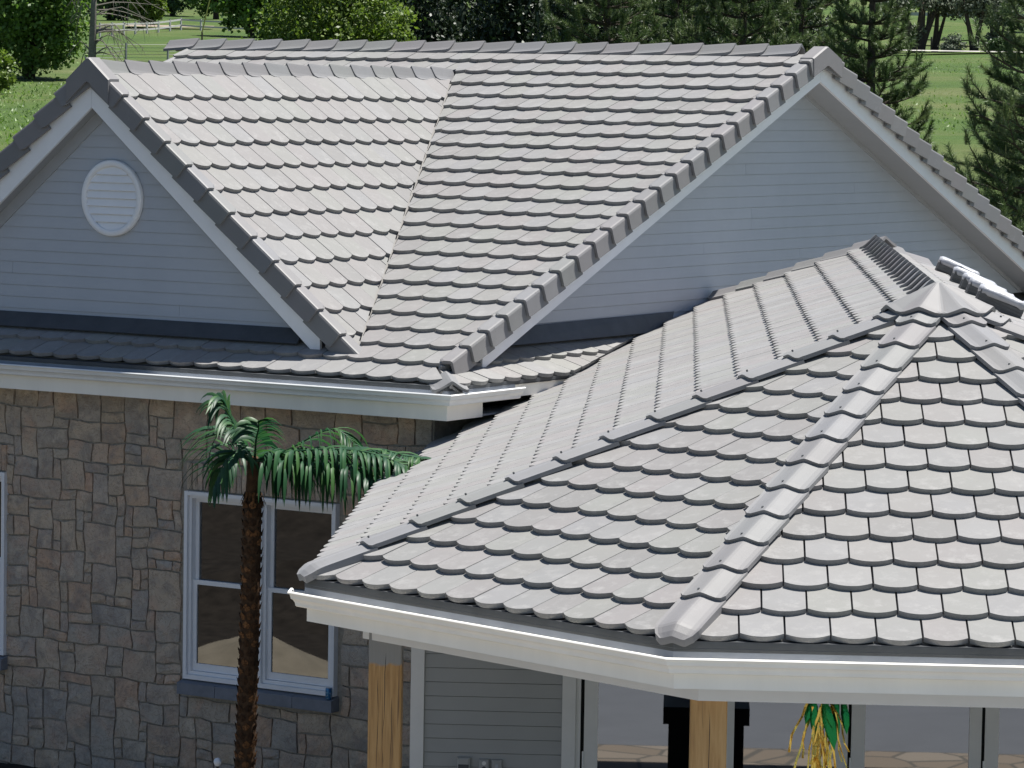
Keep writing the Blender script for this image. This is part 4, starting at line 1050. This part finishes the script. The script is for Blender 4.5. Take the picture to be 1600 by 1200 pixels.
# ---- pines
def pine_parts(H, R, seed, nneed, z0=.7, wd=.013, tw_n=9, dens=1.0, cp=.5, cl=1.0):
    rd = random.Random(seed); rng = np.random.default_rng(seed)
    wood = MB(); cand = MB(); ax, og, sc = [], [], []
    wood.tube([V(0, 0, -.4), V(.03, 0, H * .3), V(0, .03, H * .65), V(0, 0, H)], [.17, .14, .08, .02], 8)
    def tuft(p, d, L): og.append(p); ax.append(d); sc.append(L)
    z = z0; w_ = 0
    while z < H - .25:
        nb = rd.randint(5, 6); L = max(.35, R * (1 - (z / H) ** 1.5)); a0 = rd.uniform(0, 6.28)
        for i in range(nb):
            a = a0 + 2 * math.pi * i / nb + rd.uniform(-.25, .25); l = L * rd.uniform(.75, 1.1)
            o = V(math.cos(a), math.sin(a), 0); el = rd.uniform(.05, .35)
            p0 = V(0, 0, z); p1 = p0 + o * l * .5 + V(0, 0, l * el * .35); p2 = p0 + o * l * .85 + V(0, 0, l * (el * .8 + .05)); p3 = p0 + o * l + V(0, 0, l * (el + .22))
            wood.tube([p0, p1, p2, p3], [.03, .02, .013, .007], 5)
            tuft(p2, (p3 - p2).normalized(), 1.15)
            tuft(p3, ((p3 - p2).normalized() + V(0, 0, .8)).normalized(), .9)
            if rd.random() < cp:
                for _ in range(rd.randint(1, 3)):
                    h_ = rd.uniform(.12, .34) * cl; c0 = p3 + V(rd.uniform(-.05, .05), rd.uniform(-.05, .05), .02)
                    cand.tube([c0, c0 + V(rd.uniform(-.02, .02), rd.uniform(-.02, .02), h_)], [.013, .008], 5); tuft(c0, V(0, 0, 1), h_ / .34 * .75)
            nt_ = max(2, int(tw_n * l / R * dens))
            for j in range(nt_):
                s = .22 + .75 * j / nt_ + rd.uniform(-.04, .04)
                q = (p0.lerp(p1, s / .5) if s < .5 else p1.lerp(p2, (s - .5) / .35) if s < .85 else p2.lerp(p3, (s - .85) / .15))
                sd = V(-o.y, o.x, 0) * (1 if j % 2 else -1); dd = (o * rd.uniform(.5, .9) + sd * rd.uniform(.5, 1) + V(0, 0, rd.uniform(.05, .7))).normalized()
                tl = rd.uniform(.18, .55) * min(1, l); e = q + dd * tl
                wood.tube([q, q.lerp(e, .5) + V(0, 0, -.01), e], [.010, .008, .005], 4)
                tuft(e - dd * .16, (dd + V(0, 0, .25)).normalized(), rd.uniform(.8, 1.1))
                if tl > .36: tuft(q + dd * .12, dd, .8)
                if rd.random() < .4 * cp:
                    h_ = rd.uniform(.08, .24); cand.tube([e, e + V(0, 0, h_)], [.011, .007], 4)
        z += rd.uniform(.34, .48); w_ += 1
    og, ax, sc = np.array(og), np.array(ax), np.array(sc); m = len(og)
    # needles: along a short shoot, slanting forward
    i = np.arange(nneed); t_ = i / nneed; ga = i * 2.399963
    n = m * nneed; R3 = orient(ax)
    jit = rng.uniform(-.4, .4, (m, nneed)); an = ga[None, :] + jit; lean = rng.uniform(.55, 1.15, (m, nneed))
    loc = np.stack([np.cos(an) * np.sin(lean), np.sin(an) * np.sin(lean), np.cos(lean)], axis=2)
    dirs = np.einsum('mij,mnj->mni', R3, loc)
    st = og[:, None, :] + ax[:, None, :] * (t_[None, :, None] * .30 * sc[:, None, None])
    L = (.125 * sc[:, None] * rng.uniform(.8, 1.2, (m, nneed)))[:, :, None]
    side = np.cross(dirs, rng.normal(size=(m, nneed, 3))); side /= np.linalg.norm(side, axis=2, keepdims=True)
    v = np.stack([st - side * wd / 2, st + side * wd / 2, st + dirs * L], axis=2).reshape(-1, 3)
    f = np.arange(n * 3).reshape(n, 3)
    at = np.repeat(rng.uniform(0, 1, m) * .6, nneed) + rng.uniform(0, .4, n)
    return wood, cand, v, f, at
def pine(base, H, R, seed, nneed, label, group=None, mat='needle', **kw):
    t = empty('pine_tree', (0, 0, 0), label, 'tree', group)
    wood, cand, v, f, at = pine_parts(H, R, seed, nneed, **kw)
    wood.build('trunk', MAT['bark'], t); np_mesh('needles', v, f, MAT[mat], t, at); cand.build('shoots', MAT['candle'], t, kind='stuff')
    for c in t.children: c.matrix_parent_inverse = Matrix.Identity(4)
    t.location = base; return t
def copy_tree(t, base, rz, s, label):
    r = t.copy(); COL.objects.link(r); r.location = base; r.rotation_euler = (0, 0, rz); r.scale = (s, s, s); r['label'] = label
    for ch in t.children:
        c = ch.copy(); COL.objects.link(c); c.parent = r
    return r
PG = 'pines in a row behind the main roof'
p1 = pine(spot(938, 82), 9.0, 2.3, 7, 80, 'pine with pale upright shoots, first of the row behind the main ridge', PG, z0=2.2, tw_n=13, wd=.015, cp=.9, cl=1.35)
copy_tree(p1, spot(1046, 90), 2.1, 1.05, 'pine in the row behind the ridge, second from the bright green tree')
copy_tree(p1, spot(1150, 84), 4.0, 1.0, 'pine in the row behind the ridge, third from the bright green tree')
copy_tree(p1, spot(1240, 88), 2.9, 1.05, 'pine rising right behind the peak of the east gable')
p2 = pine(spot(1350, 76), 9.5, 1.75, 12, 85, 'pine showing above the east slope of the gable, beside the meadow', PG, z0=.5, tw_n=15, wd=.014)
p3 = pine(spot(1640, 58), 11.0, 2.5, 21, 80, 'near pine with long curved branches in front of the meadow', None, z0=.4, wd=.011, tw_n=12)
copy_tree(p2, spot(1622, 74), 1.3, 1.0, 'dense dark pine just behind the near pine at the meadow edge')

# ================================================================== far fences, path, pole
MAT['fencewhite'] = simple('white_vinyl_fence', (0.3960, 0.3960, 0.3850), .5, .05, 3)
MAT['fencedark'] = simple('dark_creosoted_rails', (.045, .04, .034), .9, .2, 6)
MAT['wire'] = simple('galvanised_wire', (0.1980, 0.2090, 0.2090), .5, .1, 6)
MAT['yellow'] = simple('yellow_plastic_sleeve', (0.3410, 0.3190, 0.0660), .5, .05, 6)
MAT['dirt'] = simple('pinkish_dirt', (0.1870, 0.1485, 0.1155), .95, .2, .8)
def fence(name, posts, h, rails, pr, rr, mat, label, cat='fence', group=None):
    base = posts[0]; t = empty(name, base, label, cat, group)
    for p in posts: MB().box(p.x - pr, p.x + pr, p.y - pr, p.y + pr, p.z - .2, p.z + h).build('post', MAT[mat], t)
    for a, b_ in zip(posts, posts[1:]):
        for z in rails:
            d = (b_ - a); s = V(-d.y, d.x, 0).normalized() * .02
            MB().loft([[q + s + V(0, 0, z - rr), q - s + V(0, 0, z - rr), q - s + V(0, 0, z + rr), q + s + V(0, 0, z + rr)] for q in (a, b_)]).build('rail', MAT[mat], t)
    return t
fence('rail_fence', [spot(px, v) for px, v in ((150, 322), (169, 326), (187, 331), (205, 334), (223, 338), (241, 343), (259, 349), (276, 356), (307, 352), (351, 349), (392, 346))], 1.25, (.55, 1.08), .07, .075, 'fencewhite', 'white two rail fence climbing the field behind the west gable')
wf = [spot(px, v) for px, v in ((128, 226), (191, 228), (256, 229), (322, 231))]
t = fence('wire_fence', wf, 1.25, (), .045, .01, 'wire', 'thin grey wire fence with pale posts in front of the white fence')
for a, b_ in zip(wf, wf[1:]):
    for z in (.15, .35, .55, .75, .95, 1.15): MB().tube([a + V(0, 0, z), b_ + V(0, 0, z)], .011, 4).build('wire', MAT['wire'], t)
fence('rail_fence', [spot(px, 322) for px in (1380, 1412, 1444, 1476, 1508, 1540)], 1.2, (.45, .95), .06, .05, 'fencedark', 'dark two rail fence behind the path trees')
fence('rail_fence', [spot(px, 400) for px in (186, 206, 226, 246)], 1.1, (.3, .65, 1.0), .06, .06, 'fencedark', 'small dark gate like fence behind the dead tree')
fence('rail_fence', [spot(px, 470) for px in (1368, 1400, 1432, 1464, 1496, 1528, 1560, 1592)], .9, (.55, .75), .06, .11, 'fencewhite', 'distant pale rail barrier across the far side of the meadow')
b0 = spot(309, 300); t = empty('marker_pole', b0, 'leaning yellow pole beside the white fence', 'pole')
MB().tube([b0 + V(0, 0, -.2), b0 + V(0, 0, .9)], .07, 8).build('foot', MAT['bark'], t)
MB().tube([b0 + V(0, 0, .9), b0 + RH * .62 + V(0, 0, 3.6)], .055, 8).build('sleeve', MAT['yellow'], t)
def ribbon(name, pts, wid, mat, dz=.06):
    v = []; 
    for p in pts:
        for s in (-wid / 2, wid / 2):
            q = p + FH * s; vv = (V(q.x, q.y, 0) - V(CAM_C.x, CAM_C.y, 0)).dot(FH); v.append((q.x, q.y, terr(vv) + dz + .02))
    return link(name, mesh(name, v, [(2 * i, 2 * i + 2, 2 * i + 3, 2 * i + 1) for i in range(len(pts) - 1)]), mat, kind='structure')
MAT['path'] = simple('pale_gravel_path', (0.3025, 0.2915, 0.2695), .9, .1, 1.5)
ribbon('path', [spot(px, 302) for px in range(1360, 1640, 20)], 5.0, MAT['path'], .32)
ribbon('dirt_track', [spot(px, 362) for px in range(190, 330, 15)], 6.0, MAT['dirt'], .30)
ribbon('road', [spot(px, 262) for px in (-60, -30, 0, 12)], 7.0, MAT['path'], .3)

# grass tufts give the near lawn edges some body
rng = np.random.default_rng(5); n = 7000
vv = np.concatenate([rng.uniform(66, 185, n // 2), rng.uniform(90, 300, n // 2)]); px = np.where(np.arange(n) < n // 2, rng.uniform(-60, 130, n), rng.uniform(1360, 1640, n))
be = (px - 800) / FPX; P = np.stack([CAM_C.x + FH.x * vv + RH.x * be * vv, CAM_C.y + FH.y * vv + RH.y * be * vv, np.interp(vv, [58, 90, 120, 190, 300], [GZ, -.6, 1.2, 2.95, 5.9])], 1)
a = rng.uniform(0, 6.28, n); hh = rng.uniform(.03, .13, n); ww = rng.uniform(.02, .05, n)
dx = np.stack([np.cos(a), np.sin(a), np.zeros(n)], 1)
tip = P + np.stack([rng.normal(0, .08, n), rng.normal(0, .08, n), hh], 1)
P[:, 2] -= .02
np_mesh('meadow_tufts', np.stack([P - dx * ww[:, None], P + dx * ww[:, None], tip], 1).reshape(-1, 3), np.arange(n * 3).reshape(n, 3), MAT['leaf'], None, rng.uniform(0, 1, n), kind='stuff')

# ================================================================== palm
PB = V(-1.405, -1.3, GZ); PT = V(-1.31, -1.3, -.36)
palm = empty('palm_tree', PB, 'artificial palm tree with brown scaly trunk and glossy green fronds by the window', 'palm tree')
def ptr(z): k = (z - GZ) / (PT.z - GZ); return PB.lerp(PT, k) + V(.02 * math.sin(k * 3.1), 0, 0)
zs_ = np.linspace(GZ, -.72, 12)
trunk = MB().tube([ptr(z) for z in zs_], [.098 - .012 * i / 11 for i in range(12)], 14).build('trunk', MAT['palmbark'], palm, True)
MB().tube([ptr(-.73), ptr(-.66), ptr(-.5), ptr(-.36), ptr(-.31)], [.075, .07, .062, .058, .03], 12).build('crown_shaft', MAT['palmbark'], palm, True)
sm = mesh('trunk_scale', [(-.030, 0, -.02), (.030, 0, -.02), (.036, .012, .012), (0, .030, .048), (-.036, .012, .012), (0, .016, -.03), (0, .022, .006)], [(0, 5, 6, 4), (5, 1, 2, 6), (4, 6, 3), (6, 2, 3)]); sm.materials.append(MAT['palmscale'])
i = 0; z = GZ + .05; rd = random.Random(9)
while z < -.78:
    for k in range(7):
        a = (k + .5 * (i % 2)) * 2 * math.pi / 7 + rd.uniform(-.08, .08); r = .088 - .010 * (z - GZ) / 3.3
        if math.cos(a + math.pi / 2 - .3) < -.55: continue
        c = ptr(z); m = Matrix.Rotation(a - math.pi / 2, 4, 'Z'); m.translation = c + V(math.cos(a) * r, math.sin(a) * r, rd.uniform(-.008, .008))
        link('trunk_scale', sm, None, trunk, mtx=m)
    z += .088; i += 1
# fibre skirt below the shaft
for k in range(14):
    a = 2 * math.pi * k / 14 + rd.uniform(-.1, .1); o = V(math.cos(a), math.sin(a), 0); c = ptr(-.66)
    s = V(-o.y, o.x, 0) * .018; L = rd.uniform(.08, .17)
    MB().add([c + o * .075 - s, c + o * .075 + s, c + o * (.105 + L * .2) + s * .3 - V(0, 0, L), c + o * (.10 + L * .2) - s * .3 - V(0, 0, L * .9), c + o * .07 - s, c + o * .07 + s], [(0, 1, 2, 3), (1, 0, 4, 5)]).build('fibre_strand', MAT['palmscale'], palm)
def po(dx, dy, yw):
    """offset of dx,dy photo pixels from the crown at depth offset yw metres"""
    px, py, d = proj(PT); ray = CAM_F + CAM_R * ((px + dx - 800) / FPX) - CAM_U * ((py + dy - 600) / FPX)
    return CAM_C + ray * ((PT.y + yw - CAM_C.y) / ray.y)
def frond(ctrl, n, L0, wid, hang, seed, splay=.9, t0=.08):
    rd = random.Random(seed); P = [Vector(c) for c in ctrl]; m = len(P)
    def at(t):
        # Catmull-Rom
        x = t * (m - 1); i = min(int(x), m - 2); u = x - i
        p0, p1, p2, p3 = P[max(i - 1, 0)], P[i], P[i + 1], P[min(i + 2, m - 1)]
        return .5 * ((2 * p1) + (p2 - p0) * u + (2 * p0 - 5 * p1 + 4 * p2 - p3) * u * u + (3 * p1 - p0 - 3 * p2 + p3) * u ** 3)
    mb = MB(); k = 14
    mb.tube([at(i / k) for i in range(k + 1)], [.012 - .009 * i / k for i in range(k + 1)], 5)
    col = [.3] * len(mb.f)
    for i in range(n):
        t = t0 + (1 - t0) * (i + rd.uniform(-.3, .3)) / n; t = min(max(t, t0 * .8), 1.0)
        c = at(t); d = (at(min(t + .02, 1)) - at(max(t - .02, 0))).normalized()
        sdv = d.cross(V(0, 0, 1)); sdv = sdv.normalized() if sdv.length > .05 else V(1, 0, 0)
        for sg in (-1, 1):
            L = L0 * (.55 + .55 * math.sin(math.pi * min(1, .12 + t * .85))) * rd.uniform(.85, 1.12)
            dv = (sdv * sg * splay + d * rd.uniform(.35, .7) + V(0, 0, rd.uniform(.0, .35))).normalized(); q = c; w_ = wid * rd.uniform(.85, 1.1); ring = []
            ns = 6
            for s in range(ns + 1):
                f = s / ns; ww = w_ * (math.sin(math.pi * min(1, .16 + .84 * f)) ** .7) * .5 if s < ns else .0008
                lat = dv.cross(V(0, 0, 1)); lat = lat.normalized() if lat.length > .08 else d
                lat = (lat * .75 + d * .66).normalized(); fold = V(0, 0, -ww * .35)
                ring.append((q - lat * ww + fold, q, q + lat * ww + fold))
                dv = (dv + V(0, 0, -hang * (f + .25))).normalized(); q = q + dv * L / ns
            b0 = len(mb.v); mb.v += [x for r in ring for x in r]; tone = rd.random()
            for s in range(ns):
                a = b0 + s * 3; mb.f += [(a, a + 1, a + 4, a + 3), (a + 1, a + 2, a + 5, a + 4)]; col += [tone, min(1, tone + .1)]
    me = mesh('frond', mb.v, mb.f, True); a = me.attributes.new('rnd', 'FLOAT', 'FACE'); a.data.foreach_set('value', col)
    return link('frond', me, MAT['palm'], palm)
frond([po(0, 0, 0), po(-14, -30, -.05), po(-34, -62, -.12), po(-44, -86, -.15), po(-54, -88, -.2)], 25, .50, .044, .40, 1, .8)
frond([po(2, 0, 0), po(4, -30, -.12), po(8, -50, -.2), po(7, -62, -.24)], 17, .30, .040, .45, 2, .75)
frond([po(-2, 0, 0), po(-20, -36, .15), po(-36, -50, .3), po(-62, -30, .45), po(-74, 20, .5)], 23, .55, .044, .40, 3)
frond([po(-4, 4, -.04), po(-24, -12, -.2), po(-44, 2, -.32), po(-62, 44, -.4)], 18, .44, .042, .50, 4)
frond([po(2, 2, -.02), po(40, -10, -.10), po(100, -16, -.2), po(165, -14, -.28), po(222, 2, -.32), po(240, 14, -.32)], 42, .62, .072, .80, 5, .42, .11)
frond([po(2, 0, .02), po(50, -14, .05), po(112, -46, .12), po(140, -42, .16), po(164, -16, .18)], 26, .42, .040, .50, 6, .7)
frond([po(2, 0, .0), po(60, -6, .05), po(130, -6, .02), po(200, -14, -.05), po(238, -6, -.10), po(262, -2, -.12)], 30, .44, .058, .50, 7, .6, .2)
frond([po(2, 2, -.03), po(36, 2, -.16), po(90, 4, -.3), po(150, 12, -.42), po(186, 30, -.46)], 34, .62, .070, .80, 8, .42, .18)
frond([po(0, 2, .05), po(26, -12, .15), po(70, -2, .26), po(120, 12, .34)], 23, .46, .044, .55, 9, .7)

# ================================================================== small things
# drinks can on the sill
cb = V(-1.592, FY - .085, -2.855 - .026); can = empty('drinks_can', cb, 'blue drinks can standing at the right end of the window sill', 'can')
def lathe(c, prof, n=16):
    return MB().loft([[c + V(math.cos(2 * math.pi * k / n) * r, math.sin(2 * math.pi * k / n) * r, z) for k in range(n)] for r, z in prof])
def can_mat():
    m, nt, b = new_mat('printed_can'); p = worldpos(nt); n_ = noise(nt, 26, 3, .6, p)
    c = ramp(nt, n_, [(.40, (.02, .10, .26)), (.52, (.05, .22, .42)), (.60, (.45, .50, .55))]).outputs[0]
    nt.links.new(c, b.inputs['Base Color']); b.inputs['Metallic'].default_value = .5; b.inputs['Roughness'].default_value = .3; return m
MAT['can'] = can_mat(); MAT['alu'] = simple('bare_aluminium', (.6, .6, .6), .3, .05, 10)
lathe(cb, [(.024, .0), (.029, .006), (.033, .012), (.033, .105), (.029, .116)]).build('can_body', MAT['can'], can, True)
lathe(cb, [(.0285, .1165), (.0285, .121), (.026, .121), (.025, .118)]).build('can_rim', MAT['alu'], can)

# wrapped stacks of spare tiles on the far slope of the porch roof
MAT['plastic'] = simple('white_plastic_wrap', (.30, .31, .335), .42, .12, 14, .5, .5, 26)
MAT['tiledark'] = simple('dark_tile_edge', (0.0880, 0.0908, 0.0908), .8, .15, 20)
labs = ['plastic wrapped tile stack farthest back beside the porch ridge', 'plastic wrapped tile stack, second from the back along the porch ridge', 'plastic wrapped tile stack in the middle of the five beside the ridge', 'plastic wrapped tile stack, fourth from the back and next to the last', 'plastic wrapped tile stack nearest the roof peak and the camera']
for i, (x, y) in enumerate([(2.70, 5.06), (3.76, 3.19), (4.39, 2.13), (4.85, 1.44), (5.5, .46)]):
    u, v = F5.uv(V(x, y, 1.3)); v = INR / CS - .62
    t = empty('tile_stack', F5.P(u, v, .02), labs[i], 'tile stack', 'plastic wrapped tile stacks beside the porch ridge')
    for k in range(4):
        j = random.uniform(-.008, .008)
        MB().obox(F5.P(u + .03 + j, v - .43, .010 + k * .030), F5.e * .24, F5.s * .42, F5.n * .028).build('roof_tile', MAT['tiledark'], t)
    rings = []
    for hh, g in ((.102, .008), (.132, .012), (.160, .008), (.172, -.02)):
        q = []
        for k in range(24):
            a = 2 * math.pi * k / 24; ca, sa = math.cos(a), math.sin(a); sx = math.copysign(abs(ca) ** .35, ca); sy = math.copysign(abs(sa) ** .35, sa)
            q.append(F5.P(u + .145 + sx * (.118 + g + random.uniform(-.004, .006)), v - .22 + sy * (.21 + g + random.uniform(-.004, .006)), hh + random.uniform(-.008, .008)))
        rings.append(q)
    MB().loft(rings).build('plastic_wrap', MAT['plastic'], t, True)

# foil garland hanging under the porch beam
def foil(name, col, rough=.22):
    m, nt, b = new_mat(name); b.inputs['Base Color'].default_value = (*col, 1); b.inputs['Metallic'].default_value = .85; b.inputs['Roughness'].default_value = rough
    bump(nt, b, noise(nt, 40, 3, .6, worldpos(nt)), .5, .01); return m
MAT['gfoil'] = foil('green_foil', (.015, .22, .06)); MAT['gold'] = foil('gold_foil', (.85, .58, .12))
R0 = O3.dot(AP) + INR - .72
gc = AP + O3 * 0; gp = V(7.80, -7.10, -.90); gp = gp + O3 * (R0 - O3.dot(gp))
gar = empty('foil_garland', gp, 'green and gold foil party garland hanging from the porch beam', 'garland')
rd = random.Random(31)
lf = [(-.05, .02, .28, .07, .05), (.02, .05, .36, .09, .22), (.09, .0, .33, .08, .05), (.11, -.02, .30, .07, -.12), (.03, -.04, .24, .07, -.05), (-.06, -.03, .20, .06, -.2), (.15, .02, .25, .06, .12), (.02, .08, .22, .06, .3)]
for (e, o_, L, w_, tilt) in lf:
    b0 = gp + E3 * e + O3 * o_; d = (V(0, 0, -1) + E3 * tilt + O3 * rd.uniform(-.1, .25)).normalized(); l = (E3 * math.cos(rd.uniform(-.6, .6)) + O3 * .4).normalized(); v_ = []
    for s, k in ((0, .25), (.2, .75), (.45, 1), (.72, .8), (1, .02)):
        c = b0 + d * L * s + O3 * .03 * math.sin(s * 3); v_ += [c - l * w_ * k * .5 - O3 * .012, c + O3 * .008, c + l * w_ * k * .5 - O3 * .012]
    f_ = []
    for s in range(4): a = s * 3; f_ += [(a, a + 1, a + 4, a + 3), (a + 1, a + 2, a + 5, a + 4)]
    link('foil_leaf', mesh('foil_leaf', v_, f_, True), MAT['gfoil'], gar)
for i in range(30):
    e = rd.gauss(-.02, .045); L = rd.uniform(.35, .80); sp = rd.uniform(-.25, .35) if i < 22 else rd.choice((-.45, .4)); b0 = gp + E3 * (e + .01) + O3 * rd.uniform(-.03, .05) + V(0, 0, -.06 if i < 22 else 0)
    l = (E3 + O3 * rd.uniform(-.8, .8)).normalized() * rd.uniform(.006, .011); v_ = []
    for s in range(7):
        f = s / 6; c = b0 + V(0, 0, -L * f) + E3 * (sp * .35 * f ** .7 + .012 * math.sin(f * 9 + i)) + O3 * .02 * math.sin(f * 7 + i * 2); q = l * (1 - .3 * f) if s % 2 else l * .8 + O3 * .004
        v_ += [c - q, c + q]
    link('streamer', mesh('streamer', v_, [(2 * s, 2 * s + 1, 2 * s + 3, 2 * s + 2) for s in range(6)]), MAT['gold'], gar)

# loose strand of twine against the siding
tw = MB().tube([W(.52, -.80, .02), W(.555, -.90, .03), W(.575, -1.02, .03), W(.565, -1.13, .03), W(.545, -1.20, .04)], .006, 5).build('twine', simple('pale_jute', (0.2750, 0.2420, 0.1760), .9, .1, 20))
tag(tw, 'thin pale strand of twine hanging down the grey porch siding', 'twine')
# white knobbed stake by the palm foot
ks = V(-1.545, -1.5, GZ); t = empty('garden_stake', ks, 'garden stake with a round white knob beside the palm trunk', 'stake')
MB().tube([ks, ks + V(0, 0, .73)], .012, 8).build('stake', MAT['bark'], t)
lathe(ks + V(0, 0, .77), [(.004, -.042), (.022, -.034), (.036, -.012), (.038, .008), (.028, .030), (.012, .040), (.002, .042)], 14).build('knob', MAT['white'], t, True)
# added black box below view, darkening the reflection in the glass doors
c0 = W(2.30, GZ, 3.0); MAT['black'] = simple('reflection_box_black', (.006, .006, .006), .5, .1, 4, .2)
t = empty('reflection_box', c0, 'added black box, itself unseen, making the dark reflection in the glass doors', 'reflection_box')
MB().obox(W(2.16, GZ + .01, 3.35), E3 * .70, -O3 * .6, V(0, 0, 1.30)).build('body', MAT['black'], t)
MB().obox(W(2.11, GZ + 1.312, 3.40), E3 * .80, -O3 * .7, V(0, 0, .16)).build('top', MAT['black'], t)

# loose sand and soil banks of the building yard in front of the house
def mound(name, c, rx, ry, h, mat, seed):
    rng = np.random.default_rng(seed); n, m = 28, 10; v = []; ph = rng.uniform(0, 6.28, 4)
    for j in range(m + 1):
        r = j / m
        for k in range(n):
            a = 2 * math.pi * k / n; w_ = 1 + .14 * math.sin(2 * a + ph[0]) + .09 * math.sin(3 * a + ph[1]) + .05 * math.sin(7 * a + ph[2])
            v.append((c[0] + math.cos(a) * rx * r * w_, c[1] + math.sin(a) * ry * r * w_, GZ + h * (math.cos(min(1, r) * math.pi) * .5 + .5) * (1 + .1 * math.sin(a * 4 + r * 6 + ph[3])) - .03 * r))
    f = [(j * n + k, (j + 1) * n + k, (j + 1) * n + (k + 1) % n, j * n + (k + 1) % n) for j in range(m) for k in range(n)]
    return link(name, mesh(name, v, f, True), mat, kind='structure')
mound('sand_bank', (-7.4, -6.1, 0), 1.5, 1.0, .42, MAT['sand'], 1); mound('sand_bank', (-5.3, -6.5, 0), 1.4, 1.0, .40, MAT['sand'], 2)
mound('soil_bank', (-10, -10.8, 0), 5.5, 2.2, .6, MAT['soil'], 3); mound('sand_bank', (-12.0, -13.4, 0), 5.0, .22, .07, MAT['sand'], 4); mound('soil_bank', (-19, -20, 0), 9, 3.2, 1.9, MAT['soil'], 5)
for i, (x, y) in enumerate([(-30, -34), (-22, -40), (-38, -28), (-14, -44)]):
    tree('yard_tree', V(x, y, GZ), ['dark tree across the yard facing the front windows', 'tall dark tree across the yard, left of the first', 'dark tree at the far west of the yard', 'dark tree across the yard nearest the porch side'][i], 'tree', [(0, 0, 2.5, 3.5, 3.5, 2.4), (0, 0, 5.5, 3.6, 3.6, 3), (0, 0, 8, 2.5, 2.5, 2.2)], 5000, .4, 'leafdark', 9, .3, limbs=3, seed=130 + i, group='dark trees across the yard')
